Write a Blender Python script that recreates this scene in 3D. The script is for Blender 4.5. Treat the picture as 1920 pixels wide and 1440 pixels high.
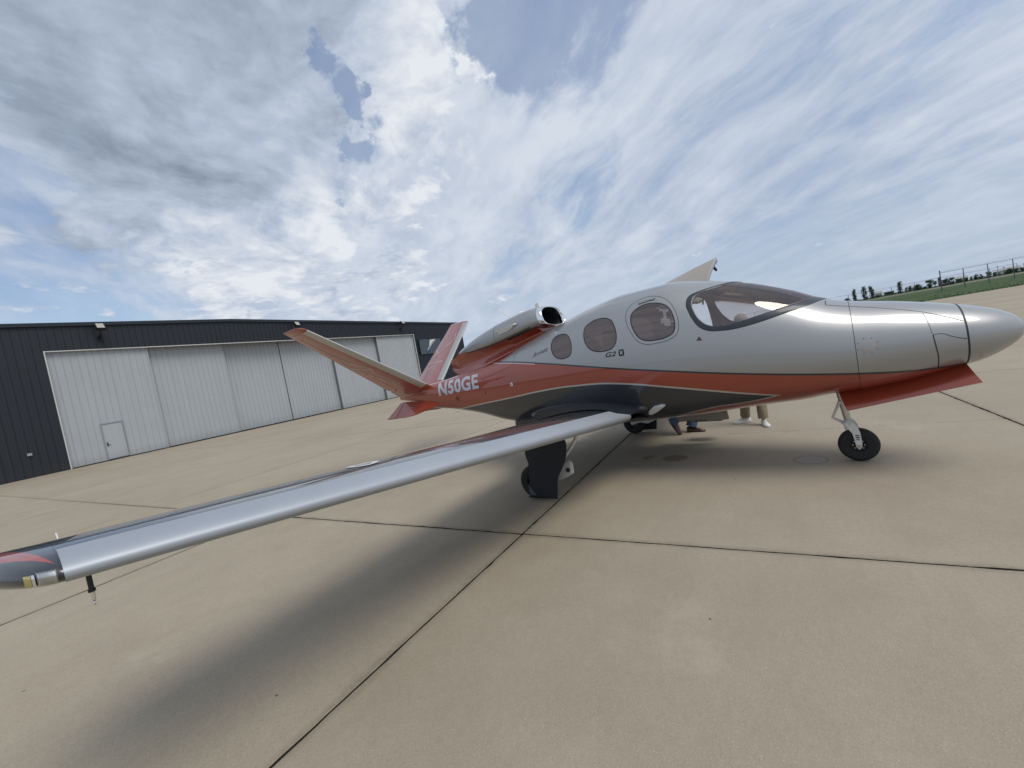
import bpy, bmesh, math, random
import numpy as np
from mathutils import Vector, Matrix
random.seed(7); RNG = np.random.default_rng(7)
PI = math.pi
for o in list(bpy.data.objects): bpy.data.objects.remove(o)
scn = bpy.context.scene
COL = scn.collection
# ------------------------------------------------------------------ camera
# world: +X along the hangar front, +Y towards the hangar, Z up; camera stands at the origin, 1.70 m up
F_PX, CXP, CYP, HC = 775.0, 960.0, 720.0, 1.70
D1 = np.array([0.50243854, -0.13552619, 0.85392515])
D2 = np.array([-0.84628247, 0.12520372, 0.51781272])
DU = np.array([-0.17709179, -0.98283095, -0.05178626])
cam_d = bpy.data.cameras.new('camera'); cam = bpy.data.objects.new('camera', cam_d); COL.objects.link(cam)
cam_d.sensor_fit = 'HORIZONTAL'; cam_d.sensor_width = 36.0; cam_d.lens = 36.0 * F_PX / 1920.0
cam_d.clip_start = 0.05; cam_d.clip_end = 8000.0
M = Matrix.Identity(4)
for i in range(3):
    R = (D1, D2, DU)[i]
    M[i][0] = R[0]; M[i][1] = -R[1]; M[i][2] = -R[2]
M[2][3] = HC
cam.matrix_world = M
scn.camera = cam
def pray(u, v):
    r = np.array([u - CXP, v - CYP, F_PX]); d = np.array([r @ D1, r @ D2, r @ DU]); return d / np.linalg.norm(d)
def pground(u, v):
    d = pray(u, v); t = -HC / d[2]; return d[0] * t, d[1] * t
def pdist(u, v, dist):
    d = pray(u, v); t = dist / math.hypot(d[0], d[1]); return d[0] * t, d[1] * t, HC + d[2] * t
# ------------------------------------------------------------------ aircraft frame
AX, AY = 5.9649, 2.3085
FWD = np.array([-0.1281568, -0.99175392])
AC_ROT = math.atan2(FWD[1], FWD[0])
# ------------------------------------------------------------------ light
SUN_EL, SUN_AZ = math.radians(58.0), math.atan2(FWD[1] - 0.02, FWD[0] - 0.10)   # azimuth as an angle from +X
sv = Vector((math.cos(SUN_EL) * math.cos(SUN_AZ), math.cos(SUN_EL) * math.sin(SUN_AZ), math.sin(SUN_EL)))
sun_d = bpy.data.lights.new('sun', 'SUN'); sun = bpy.data.objects.new('sun', sun_d); COL.objects.link(sun)
sun_d.energy = 1.9; sun_d.angle = math.radians(31.0); sun_d.color = (1.0, 0.95, 0.87)
sun.rotation_euler = sv.to_track_quat('Z', 'Y').to_euler()
scn.view_settings.view_transform = 'Standard'; scn.view_settings.look = 'None'
scn.view_settings.gamma = 1.0; scn.view_settings.exposure = 0.0; scn.view_settings.use_curve_mapping = False
scn.cycles.use_denoising = True
scn.cycles.max_bounces = 8; scn.cycles.transparent_max_bounces = 12
scn.cycles.sample_clamp_indirect = 6.0

class NT:
    """small node-tree helper"""
    def __init__(s, tree): s.t = tree; s.n = tree.nodes; s.l = tree.links
    def new(s, typ, **kw):
        n = s.n.new(typ)
        for k, v in kw.items(): setattr(n, k, v)
        return n
    def link(s, a, b): s.l.new(a, b)
    def _in(s, sock, v):
        if v is None: return
        if hasattr(v, 'is_linked') or isinstance(v, bpy.types.NodeSocket): s.l.new(v, sock)
        else: sock.default_value = v
    def math(s, op, a, b=None, c=None, clamp=False):
        n = s.n.new('ShaderNodeMath'); n.operation = op; n.use_clamp = clamp
        s._in(n.inputs[0], a); s._in(n.inputs[1], b); s._in(n.inputs[2], c); return n.outputs[0]
    def vmath(s, op, a, b=None, scale=None):
        n = s.n.new('ShaderNodeVectorMath'); n.operation = op
        s._in(n.inputs[0], a); s._in(n.inputs[1], b)
        if scale is not None: s._in(n.inputs[3], scale)
        return n.outputs['Value'] if op in ('DOT_PRODUCT', 'LENGTH', 'DISTANCE') else n.outputs[0]
    def sep(s, v):
        n = s.n.new('ShaderNodeSeparateXYZ'); s.l.new(v, n.inputs[0]); return n.outputs
    def comb(s, x, y, z):
        n = s.n.new('ShaderNodeCombineXYZ'); s._in(n.inputs[0], x); s._in(n.inputs[1], y); s._in(n.inputs[2], z); return n.outputs[0]
    def noise(s, vec, scale, detail=6.0, rough=0.55, lac=2.0, dist=0.0, color=False):
        n = s.n.new('ShaderNodeTexNoise'); s.l.new(vec, n.inputs['Vector'])
        n.inputs['Scale'].default_value = scale; n.inputs['Detail'].default_value = detail
        n.inputs['Roughness'].default_value = rough; n.inputs['Lacunarity'].default_value = lac; n.inputs['Distortion'].default_value = dist
        return n.outputs['Color'] if color else n.outputs['Fac']
    def step(s, v, a, b, lo=0.0, hi=1.0, smooth=True):
        n = s.n.new('ShaderNodeMapRange'); n.interpolation_type = 'SMOOTHSTEP' if smooth else 'LINEAR'
        s._in(n.inputs['Value'], v); s._in(n.inputs['From Min'], a); s._in(n.inputs['From Max'], b)
        s._in(n.inputs['To Min'], lo); s._in(n.inputs['To Max'], hi); return n.outputs[0]
    def mix(s, f, a, b):
        n = s.n.new('ShaderNodeMix'); n.data_type = 'RGBA'
        s._in(n.inputs[0], f); s._in(n.inputs[6], a); s._in(n.inputs[7], b); return n.outputs[2]
    def mixf(s, f, a, b):
        n = s.n.new('ShaderNodeMix'); n.data_type = 'FLOAT'
        s._in(n.inputs[0], f); s._in(n.inputs[2], a); s._in(n.inputs[3], b); return n.outputs[0]
def c4(c): return (c[0], c[1], c[2], 1.0)

# ------------------------------------------------------------------ sky: Nishita blue with broken cloud decks
def make_world():
    w = bpy.data.worlds.new('World'); scn.world = w; w.use_nodes = True
    k = NT(w.node_tree); k.n.clear()
    out = k.new('ShaderNodeOutputWorld')
    sky = k.new('ShaderNodeTexSky'); sky.sky_type = 'NISHITA'; sky.sun_disc = False
    sky.sun_elevation = SUN_EL; sky.sun_rotation = PI / 2 - SUN_AZ
    sky.air_density = 1.1; sky.dust_density = 1.6; sky.ozone_density = 1.2; sky.altitude = 200
    bg = k.new('ShaderNodeBackground'); bg.inputs['Strength'].default_value = 0.145
    k.link(sky.outputs[0], bg.inputs['Color'])
    tc = k.new('ShaderNodeTexCoord'); d = k.vmath('NORMALIZE', tc.outputs['Generated'])
    x, y, z = k.sep(d)
    zz = k.math('ADD', k.math('MAXIMUM', z, 0.0), 0.24)
    px = k.math('DIVIDE', x, zz); py = k.math('DIVIDE', y, zz)
    p = k.comb(px, py, 0.0)
    # wind direction of the streaky upper deck
    sd = pray(640, 690); sa = math.atan2(sd[1], sd[0])
    al = k.math('ADD', k.math('MULTIPLY', px, math.cos(sa)), k.math('MULTIPLY', py, math.sin(sa)))
    ac = k.math('ADD', k.math('MULTIPLY', px, -math.sin(sa)), k.math('MULTIPLY', py, math.cos(sa)))
    warp = k.noise(p, 1.1, 4.0, 0.5, color=True)
    wv = k.vmath('SCALE', k.vmath('SUBTRACT', warp, (0.5, 0.5, 0.5)), scale=0.9)
    ps = k.vmath('ADD', k.comb(k.math('MULTIPLY', al, 0.42), k.math('MULTIPLY', ac, 1.25), 3.7), wv)
    streak = k.noise(ps, 1.5, 8.0, 0.52)
    fine = k.noise(k.vmath('ADD', k.comb(k.math('MULTIPLY', al, 0.9), k.math('MULTIPLY', ac, 1.9), 8.1), k.vmath('SCALE', wv, scale=0.8)), 3.6, 9.0, 0.62)
    pc = k.vmath('ADD', p, k.vmath('SCALE', wv, scale=0.55))
    cum = k.noise(pc, 2.1, 10.0, 0.6)
    cum2 = k.noise(k.vmath('ADD', pc, (0.06, -0.05, 0.0)), 2.1, 10.0, 0.6)
    bil = k.noise(pc, 5.2, 9.0, 0.60)
    dw = k.vmath('NORMALIZE', k.vmath('ADD', d, k.vmath('SCALE', k.vmath('SUBTRACT', k.noise(d, 5.5, 7.0, 0.62, color=True), (0.5, 0.5, 0.5)), scale=0.36)))
    def blob(u, v, inner, outer):
        c = pray(u, v)
        return k.step(k.vmath('DOT_PRODUCT', dw, tuple(c)), math.cos(math.radians(outer)), math.cos(math.radians(inner)))
    def add(*a):
        r = a[0]
        for q in a[1:]: r = k.math('ADD', r, q)
        return r
    def mul(a, b): return k.math('MULTIPLY', a, b)
    deep = k.noise(k.vmath('ADD', pc, (4.2, 1.7, 0.0)), 1.5, 7.0, 0.55)
    crisp = k.noise(pc, 9.5, 8.0, 0.62)
    hb = k.math('MAXIMUM', blob(230, -30, 8, 27), mul(blob(-20, 330, 3, 17), 0.6))
    heavy = k.math('MULTIPLY', hb, k.step(add(deep, mul(hb, 0.30)), 0.34, 0.62))
    puff = k.math('MINIMUM', add(mul(blob(575, 265, 3, 13), 1.0), mul(blob(745, 165, 2, 9), 1.0), mul(blob(380, 420, 2, 14), 0.6), mul(blob(880, 50, 2, 8), 0.85), mul(blob(520, 470, 2, 11), 0.4), mul(blob(700, 540, 2, 10), 0.35)), 1.15)
    side = blob(330, 260, 14, 46)
    gap = add(mul(blob(602, 160, 2.2, 6.0), 1.6), mul(blob(684, 262, 1.6, 6.2), 1.25), mul(blob(1020, 45, 2, 12), 0.95), mul(blob(1090, 320, 1, 7), 0.7), mul(blob(180, 490, 2, 13), 0.55), mul(blob(940, 105, 1, 5), .6), mul(blob(636, 345, 1.0, 4.4), 0.9), mul(blob(260, 300, .5, 5), .45))
    # upper thin deck: a bright veil nearly everywhere, streaked along the wind
    tv = add(streak, mul(k.math('SUBTRACT', fine, 0.5), 0.45))
    thin = k.step(add(tv, mul(gap, -0.30)), 0.10, 0.50)
    thin = k.math('MAXIMUM', k.math('MULTIPLY', thin, 0.95), 0.38)
    # cumulus deck
    cf = add(mul(cum, 0.55), 0.225, mul(k.math('SUBTRACT', bil, 0.5), 0.55), mul(k.math('SUBTRACT', crisp, 0.5), 0.34), mul(puff, 0.18), mul(side, 0.09), mul(heavy, 0.22), mul(gap, -0.20), mul(k.math('SUBTRACT', 1.0, side), -0.07), -0.05)
    ca = k.step(cf, 0.535, 0.625)
    # light and dark inside the clouds: lit from the sun's side, shaded where the cloud is deep
    lit = add(mul(k.math('SUBTRACT', cum, cum2), 2.6), mul(k.math('SUBTRACT', bil, 0.5), 0.9), mul(k.math('SUBTRACT', crisp, 0.5), 0.75))
    br = add(0.765, mul(lit, k.math('SUBTRACT', 0.72, mul(heavy, 0.35))), mul(k.step(deep, 0.45, 0.75), -0.30), mul(heavy, -0.27), mul(puff, 0.09))
    br = k.math('MINIMUM', k.math('MAXIMUM', br, 0.26), 1.0)
    ccol = k.n.new('ShaderNodeValToRGB'); k.link(br, ccol.inputs[0])
    e = ccol.color_ramp.elements; e[0].position = 0.24; e[0].color = c4((0.20, 0.255, 0.335)); e[1].position = 0.96; e[1].color = c4((0.82, 0.855, 0.91))
    m = ccol.color_ramp.elements.new(0.60); m.color = c4((0.47, 0.55, 0.68))
    tb = add(0.66, mul(k.math('SUBTRACT', fine, 0.5), 0.95), mul(k.math('SUBTRACT', streak, 0.5), 0.85), mul(heavy, -0.25), mul(blob(1500, 440, 4, 20), -0.16))
    tcol = k.n.new('ShaderNodeValToRGB'); k.link(tb, tcol.inputs[0])
    e = tcol.color_ramp.elements; e[0].position = 0.30; e[0].color = c4((0.39, 0.48, 0.65)); e[1].position = 0.90; e[1].color = c4((0.74, 0.80, 0.89))
    # pale band at the horizon
    hz = k.step(z, 0.0, 0.24, 1.0, 0.0)
    base = bg.outputs[0]
    def over(sh, col, fac, strength=1.0):
        b2 = k.new('ShaderNodeBackground'); k.link(col, b2.inputs['Color']); b2.inputs['Strength'].default_value = strength
        ms = k.new('ShaderNodeMixShader'); k.link(fac, ms.inputs[0]); k.link(sh, ms.inputs[1]); k.link(b2.outputs[0], ms.inputs[2]); return ms.outputs[0]
    s1 = over(base, tcol.outputs[0], thin, 0.92)
    s2 = over(s1, ccol.outputs[0], ca, 0.96)
    rgb = k.new('ShaderNodeRGB'); rgb.outputs[0].default_value = c4((0.46, 0.56, 0.70))
    s3 = over(s2, rgb.outputs[0], k.math('MULTIPLY', hz, 0.62))
    k.link(s3, out.inputs['Surface'])
make_world()

# ------------------------------------------------------------------ helpers: objects
def tag(o, label=None, cat=None, group=None, kind=None):
    if label: o['label'] = label
    if cat: o['category'] = cat
    if group: o['group'] = group
    if kind: o['kind'] = kind
    return o
def empty(name, loc=(0, 0, 0), rz=0.0):
    o = bpy.data.objects.new(name, None); COL.objects.link(o); o.location = loc; o.rotation_euler = (0, 0, rz); o.empty_display_size = 0.2; return o
def mkobj(name, me, mat=None, parent=None):
    o = bpy.data.objects.new(name, me); COL.objects.link(o)
    if mat is not None and len(me.materials) == 0: me.materials.append(mat)
    if parent is not None: o.parent = parent
    return o
def pymesh(name, V, Fc, smooth=False, fix=True, merge=0.0, sharp=None):
    me = bpy.data.meshes.new(name)
    me.from_pydata([tuple(map(float, v)) for v in V], [], [tuple(f) for f in Fc]); me.update()
    if fix or merge:
        bm = bmesh.new(); bm.from_mesh(me)
        if merge: bmesh.ops.remove_doubles(bm, verts=bm.verts, dist=merge)
        if fix: bmesh.ops.recalc_face_normals(bm, faces=bm.faces)
        bm.to_mesh(me); bm.free()
    if smooth:
        me.polygons.foreach_set('use_smooth', [True] * len(me.polygons))
        if sharp: me.set_sharp_from_angle(angle=math.radians(sharp))
    return me
def grid_faces(n, m, cn=False, cm=False):
    Fc = []
    for i in range(n if cn else n - 1):
        for j in range(m if cm else m - 1):
            a = i * m + j; b = i * m + (j + 1) % m; c = ((i + 1) % n) * m + (j + 1) % m; e = ((i + 1) % n) * m + j
            Fc.append((a, b, c, e))
    return Fc
def loft(name, secs, mat, parent, closed=True, caps=True, smooth=True, sharp=50, merge=0.0):
    """secs: list of equally long rings of points"""
    n, m = len(secs), len(secs[0]); V = [p for s_ in secs for p in s_]
    Fc = grid_faces(n, m, False, closed)
    if caps and closed: Fc.append(tuple(range(m))); Fc.append(tuple((n - 1) * m + j for j in range(m))[::-1])
    return mkobj(name, pymesh(name, V, Fc, smooth, True, merge, sharp), mat, parent)
class MB:
    """collects simple solids into one mesh"""
    def __init__(s): s.V = []; s.F = []
    def add(s, V, Fc):
        o = len(s.V); s.V += [tuple(v) for v in V]; s.F += [tuple(i + o for i in f) for f in Fc]; return s
    def box(s, lo, hi):
        x0, y0, z0 = lo; x1, y1, z1 = hi
        return s.add([(x0,y0,z0),(x1,y0,z0),(x1,y1,z0),(x0,y1,z0),(x0,y0,z1),(x1,y0,z1),(x1,y1,z1),(x0,y1,z1)],
                     [(0,3,2,1),(4,5,6,7),(0,1,5,4),(1,2,6,5),(2,3,7,6),(3,0,4,7)])
    def tube(s, pts, rad, n=12, caps=True):
        pts = [Vector(p) for p in pts]; rad = rad if isinstance(rad, (list, tuple)) else [rad] * len(pts)
        V = []; prev = None
        for i, p in enumerate(pts):
            t = (pts[min(i + 1, len(pts) - 1)] - pts[max(i - 1, 0)]).normalized()
            if prev is None: a = t.orthogonal().normalized()
            else: a = (prev - t * prev.dot(t)); a = a.normalized() if a.length > 1e-6 else t.orthogonal().normalized()
            prev = a; b = t.cross(a)
            for j in range(n):
                q = 2 * PI * j / n; V.append(p + (a * math.cos(q) + b * math.sin(q)) * rad[i])
        Fc = grid_faces(len(pts), n, False, True)
        if caps: Fc.append(tuple(range(n))[::-1]); Fc.append(tuple((len(pts) - 1) * n + j for j in range(n)))
        return s.add(V, Fc)
    def lathe(s, prof, c, axis, n=40):
        """prof: (r, h) pairs revolved about axis through c"""
        axis = Vector(axis).normalized(); a = axis.orthogonal().normalized(); b = axis.cross(a); c = Vector(c); V = []
        for r, h in prof:
            for j in range(n):
                q = 2 * PI * j / n; V.append(c + axis * h + (a * math.cos(q) + b * math.sin(q)) * r)
        return s.add(V, grid_faces(len(prof), n, False, True))
    def prism(s, pts, d):
        """flat polygon pts extruded by vector d"""
        d = Vector(d); n = len(pts); V = [Vector(p) for p in pts] + [Vector(p) + d for p in pts]
        return s.add(V, [tuple(range(n))[::-1], tuple(range(n, 2 * n))] + [(i, (i + 1) % n, n + (i + 1) % n, n + i) for i in range(n)])
    def build(s, name, mat, parent=None, smooth=False, bevel=0.0, sharp=35, seg=2):
        me = pymesh(name, s.V, s.F, False, True)
        if bevel:
            bm = bmesh.new(); bm.from_mesh(me)
            ed = [e for e in bm.edges if len(e.link_faces) == 2 and e.calc_face_angle(0) > math.radians(30)]
            bmesh.ops.bevel(bm, geom=ed, offset=bevel, segments=seg, affect='EDGES', clamp_overlap=True)
            bm.to_mesh(me); bm.free()
        if smooth or bevel:
            me.polygons.foreach_set('use_smooth', [True] * len(me.polygons)); me.set_sharp_from_angle(angle=math.radians(sharp))
        return mkobj(name, me, mat, parent)

# ------------------------------------------------------------------ materials
MATS = {}
def principled(name):
    m = bpy.data.materials.new(name); m.use_nodes = True; k = NT(m.node_tree)
    b = k.n['Principled BSDF']; return m, k, b
def simple(name, col, rough=0.5, metal=0.0, coat=0.0, var=0.12, scale=6.0, bump=0.0, bscale=60.0, coat_rough=0.04, spec=0.5, rvar=0.06):
    if name in MATS: return MATS[name]
    m, k, b = principled(name)
    tc = k.new('ShaderNodeTexCoord'); v = tc.outputs['Object']
    n = k.noise(v, scale, 5.0, 0.6)
    lo = tuple(c * (1 - var) for c in col); hi = tuple(min(1, c * (1 + var)) for c in col)
    k.link(k.mix(n, c4(lo), c4(hi)), b.inputs['Base Color'])
    k.link(k.step(n, 0.2, 0.8, rough - rvar, rough + rvar, False), b.inputs['Roughness'])
    b.inputs['Metallic'].default_value = metal; b.inputs['Coat Weight'].default_value = coat; b.inputs['Coat Roughness'].default_value = coat_rough
    b.inputs['Specular IOR Level'].default_value = spec
    if bump:
        bn = k.new('ShaderNodeBump'); bn.inputs['Strength'].default_value = bump; bn.inputs['Distance'].default_value = 0.01
        k.link(k.noise(v, bscale, 6.0, 0.6), bn.inputs['Height']); k.link(bn.outputs[0], b.inputs['Normal'])
    MATS[name] = m; return m
C_SILVER = (0.335, 0.337, 0.340); C_ORANGE = (0.300, 0.050, 0.023); C_DARK = (0.022, 0.027, 0.034)
silver = simple('silver_paint', C_SILVER, 0.42, 0.66, 0.9, 0.03, 3.0, coat_rough=0.05)
boot_m = simple('deice_boot_metal', (0.40, 0.43, 0.47), 0.55, 0.55, 0.0, 0.06, 2.0)
boot_t = simple('tail_boot_metal', (0.50, 0.49, 0.465), 0.42, 0.75, 0.0, 0.06, 2.0)
orange = simple('copper_paint', C_ORANGE, 0.32, 0.25, 1.0, 0.05, 3.0, coat_rough=0.03)
dark = simple('graphite_paint', C_DARK, 0.30, 0.2, 1.0, 0.08, 3.0, coat_rough=0.03)
chrome = simple('chrome', (0.80, 0.80, 0.80), 0.07, 1.0, 0.0, 0.03, 3.0, rvar=0.02)
black = simple('black_rubber_seal', (0.012, 0.013, 0.015), 0.55, 0, 0, 0.2)
wsframe = simple('windshield_frame', (0.016, 0.022, 0.032), 0.38, 0.1, 0.25, 0.35, 22.0)
tyre_m = simple('tyre_rubber', (0.014, 0.014, 0.0145), 0.75, 0, 0, 0.3, 9.0, 0.25, 90)
white_m = simple('white_gear_paint', (0.66, 0.66, 0.63), 0.42, 0, 0.2, 0.10, 12.0)
steel = simple('strut_steel', (0.52, 0.50, 0.45), 0.30, 0.9, 0, 0.10, 9.0)
rim_m = simple('wheel_rim', (0.035, 0.035, 0.037), 0.5, 0.4, 0, 0.2)
duct_m = simple('intake_dark', (0.010, 0.011, 0.013), 0.6, 0, 0, 0.2)
gear_door_m = simple('gear_door_dark', (0.010, 0.012, 0.018), 0.6, 0.0, 0.0, 0.25, 5.0)
liner_m = simple('cabin_liner', (0.48, 0.34, 0.255), 0.75, 0, 0, 0.12, 10, 0.2, 200)
leather = simple('seat_leather', (0.26, 0.13, 0.085), 0.55, 0, 0, 0.15, 12, 0.3, 120)
panel_m = simple('instrument_panel', (0.03, 0.03, 0.032), 0.5, 0, 0, 0.2)
white_dec = simple('white_decal', (0.70, 0.71, 0.72), 0.35, 0.1, 0.3, 0.05)
letter_m = simple('silver_lettering', (0.52, 0.54, 0.58), 0.32, 0.35, 0.3, 0.05)
antiq = simple('antenna_white', (0.72, 0.72, 0.70), 0.4, 0, 0.3, 0.06)
def glass_mat(name, tint, alpha, rough=0.0, refl=(1, 1, 1)):
    """thin tinted acrylic: part passes straight through with a tint, part mirrors by fresnel"""
    m = bpy.data.materials.new(name); m.use_nodes = True; k = NT(m.node_tree); k.n.clear()
    out = k.new('ShaderNodeOutputMaterial')
    tr = k.new('ShaderNodeBsdfTransparent'); tr.inputs[0].default_value = c4(tint)
    gl = k.new('ShaderNodeBsdfGlossy'); gl.inputs['Color'].default_value = c4(refl)
    tc = k.new('ShaderNodeTexCoord'); n = k.noise(tc.outputs['Object'], 5.0, 3.0, 0.5)
    k.link(k.step(n, 0.3, 0.7, rough, rough + 0.015, False), gl.inputs['Roughness'])
    fr = k.new('ShaderNodeFresnel'); fr.inputs[0].default_value = 1.5
    fac = k.math('ADD', k.math('MULTIPLY', fr.outputs[0], 1.0), alpha, clamp=True)
    ms = k.new('ShaderNodeMixShader'); k.link(fac, ms.inputs[0]); k.link(tr.outputs[0], ms.inputs[1]); k.link(gl.outputs[0], ms.inputs[2])
    k.link(ms.outputs[0], out.inputs['Surface']); return m
glass_ws = glass_mat('windshield_glass', (0.88, 0.85, 0.83), 0.13, 0.0, (0.72, 0.64, 0.61))
glass_cab = glass_mat('cabin_window_glass', (0.34, 0.28, 0.26), 0.42, 0.0, (0.37, 0.305, 0.285))

# ------------------------------------------------------------------ fuselage shape (s forward, l starboard, z up)
def pchip(x, y, q):
    x = np.asarray(x, float); y = np.asarray(y, float); h = np.diff(x); dl = np.diff(y) / h; m = np.zeros_like(y)
    for i in range(1, len(x) - 1):
        if dl[i-1] * dl[i] > 0:
            w1 = 2 * h[i] + h[i-1]; w2 = h[i] + 2 * h[i-1]; m[i] = (w1 + w2) / (w1 / dl[i-1] + w2 / dl[i])
    m[0] = dl[0]; m[-1] = dl[-1]; q = np.clip(np.asarray(q, float), x[0], x[-1])
    i = np.clip(np.searchsorted(x, q) - 1, 0, len(x) - 2); t = (q - x[i]) / h[i]
    return (2*t**3 - 3*t**2 + 1) * y[i] + (t**3 - 2*t**2 + t) * h[i] * m[i] + (-2*t**3 + 3*t**2) * y[i+1] + (t**3 - t**2) * h[i] * m[i+1]
ST = [-4.55,-4.2,-3.6,-2.9,-2.2,-1.5,-.8,-.2,.35,.9,1.4,1.9,2.3,2.7,3.0,3.2,3.5,3.8,4.05,4.2,4.29,4.33]
FW = [.07,.12,.18,.25,.34,.46,.59,.69,.76,.80,.80,.775,.74,.69,.645,.61,.55,.47,.37,.27,.17,.004]
FT = [1.48,1.5,1.55,1.61,1.72,1.86,2.03,2.143,2.273,2.344,2.345,2.255,2.125,1.943,1.775,1.703,1.631,1.547,1.46,1.388,1.31,1.222]
FB = [1.3,1.24,1.078,.995,.873,.70,.61,.575,.565,.58,.613,.652,.693,.724,.77,.786,.831,.906,.97,1.051,1.133,1.218]
FC = [1.40,1.39,1.36,1.32,1.30,1.30,1.32,1.33,1.34,1.34,1.33,1.31,1.28,1.24,1.21,1.20,1.20,1.20,1.20,1.20,1.21,1.22]
FN = 2.25
def fprm(s): return pchip(ST, FW, s), pchip(ST, FT, s), pchip(ST, FB, s), pchip(ST, FC, s)
def fsurf(s, t):
    s = np.asarray(s, float); t = np.asarray(t, float); w, zt, zb, zc = fprm(s); c = np.cos(t); sn = np.sin(t); e = 2 / FN
    l = w * np.sign(c) * np.abs(c)**e; z = zc + np.where(sn > 0, zt - zc, zc - zb) * np.sign(sn) * np.abs(sn)**e
    return np.stack([s + 0 * t, l, z], -1)
def fnorm(s, t):
    h = 2e-3; a = fsurf(s + h, t) - fsurf(s - h, t); b = fsurf(s, t + h) - fsurf(s, t - h)
    n = np.cross(a, b); n /= np.linalg.norm(n, axis=-1, keepdims=True) + 1e-9
    p = fsurf(s, t); o = np.stack([0 * p[..., 0], p[..., 1], p[..., 2] - fprm(p[..., 0])[3]], -1)
    sg = np.sign((n * o).sum(-1, keepdims=True)); sg[sg == 0] = 1; return n * sg
def fl(s, z):
    """starboard half-width of the skin at height z"""
    w, zt, zb, zc = fprm(s); z = np.asarray(z, float); h = np.where(z > zc, zt - zc, zc - zb)
    return w * np.clip(1 - np.clip(np.abs(z - zc) / h, 0, 1)**FN, 1e-6, 1)**(1 / FN)
def t_of(s, z, l=None):
    w, zt, zb, zc = fprm(s); h = np.where(z > zc, zt - zc, zc - zb); zn = np.clip(np.abs(z - zc) / h, 0, 1)
    sn = zn**(FN / 2)
    if l is None: cs = np.sqrt(np.clip(1 - sn * sn, 0, 1))
    else: cs = np.clip(np.abs(l) / w, 0, 1)**(FN / 2)
    return np.arctan2(np.sign(z - zc) * sn, cs)
def A(p): return (float(p[0]), -float(p[1]), float(p[2]))      # (s, l, z) -> local mesh coordinates
def smooth_closed(P, n):
    P = np.asarray(P, float); k = len(P); out = []
    for i in range(n):
        q = i / n * k; j = int(q); t = q - j
        p0, p1, p2, p3 = P[(j-1) % k], P[j % k], P[(j+1) % k], P[(j+2) % k]
        out.append(0.5 * (2*p1 + (p2-p0)*t + (2*p0-5*p1+4*p2-p3)*t*t + (3*p1-p0-3*p2+p3)*t**3))
    return np.array(out)
def resample(P, n, smooth=True):
    P = np.asarray(P, float)
    if smooth:
        Q = []
        for j in range(len(P) - 1):
            p0 = P[max(j-1, 0)]; p1 = P[j]; p2 = P[j+1]; p3 = P[min(j+2, len(P)-1)]
            for t in np.linspace(0, 1, 8, endpoint=False): Q.append(0.5*(2*p1+(p2-p0)*t+(2*p0-5*p1+4*p2-p3)*t*t+(3*p1-p0-3*p2+p3)*t**3))
        Q.append(P[-1]); P = np.array(Q)
    d = np.r_[0, np.cumsum(np.linalg.norm(np.diff(P, axis=0), axis=1))]; q = np.linspace(0, d[-1], n)
    return np.stack([np.interp(q, d, P[:, i]) for i in range(P.shape[1])], 1)
def inside(poly, x, y):
    r = np.zeros(x.shape, bool); n = len(poly)
    for i in range(n):
        x0, y0 = poly[i]; x1, y1 = poly[(i+1) % n]
        if y0 == y1: continue
        c = ((y0 > y) != (y1 > y)) & (x < (x1 - x0) * (y - y0) / (y1 - y0) + x0); r ^= c
    return r
W1 = [(0.056,1.964),(0.161,1.928),(0.225,1.84),(0.244,1.741),(0.224,1.666),(0.16,1.632),(0.071,1.624),(-0.018,1.649),(-0.085,1.708),(-0.127,1.794),(-0.133,1.875),(-0.081,1.947)]
W2 = [(0.745,2.048),(0.844,2.001),(0.899,1.909),(0.923,1.806),(0.911,1.711),(0.851,1.649),(0.749,1.632),(0.624,1.647),(0.53,1.698),(0.465,1.792),(0.441,1.9),(0.459,1.991),(0.566,2.046),(0.655,2.055)]
W3 = [(1.383,2.099),(1.507,2.053),(1.583,1.976),(1.623,1.868),(1.63,1.768),(1.598,1.701),(1.515,1.666),(1.415,1.659),(1.297,1.671),(1.211,1.72),(1.145,1.827),(1.111,1.938),(1.12,2.025),(1.188,2.081),(1.275,2.106)]
WX = [(1.376,2.184),(1.497,2.133),(1.588,2.043),(1.647,1.929),(1.672,1.809),(1.662,1.713),(1.61,1.657),(1.511,1.626),(1.377,1.618),(1.275,1.632),(1.191,1.681),(1.125,1.779),(1.062,1.913),(1.042,2.023),(1.07,2.116),(1.152,2.17),(1.274,2.196)]
WSO = [(2.205,0.04,2.172),(2.102,0.263,2.158),(1.991,0.378,2.141),(1.889,0.445,2.124),(1.802,0.497,2.103),(1.761,0.551,2.061),(1.753,0.613,1.981),(1.775,0.651,1.915),(1.81,0.688,1.828),(1.861,0.717,1.739),(1.92,0.728,1.683),(1.997,0.729,1.649),(2.099,0.721,1.634),(2.199,0.709,1.629),(2.322,0.686,1.637),(2.442,0.657,1.654),(2.558,0.617,1.675),(2.672,0.565,1.7),(2.782,0.497,1.72),(2.891,0.382,1.745),(2.977,0.197,1.767)]
WSI = [(2.203,0.1,2.157),(2.108,0.31,2.139),(1.995,0.412,2.119),(1.893,0.478,2.097),(1.837,0.523,2.069),(1.814,0.575,2.018),(1.821,0.625,1.945),(1.857,0.674,1.848),(1.899,0.697,1.78),(1.958,0.71,1.724),(2.035,0.712,1.694),(2.137,0.701,1.684),(2.253,0.678,1.693),(2.367,0.648,1.711),(2.486,0.606,1.732),(2.6,0.553,1.752),(2.712,0.484,1.772),(2.821,0.376,1.789),(2.927,0.118,1.805)]
def st_sz(P): P = np.array(P); return np.stack([P[:, 0], t_of(P[:, 0], P[:, 1])], 1)
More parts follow.
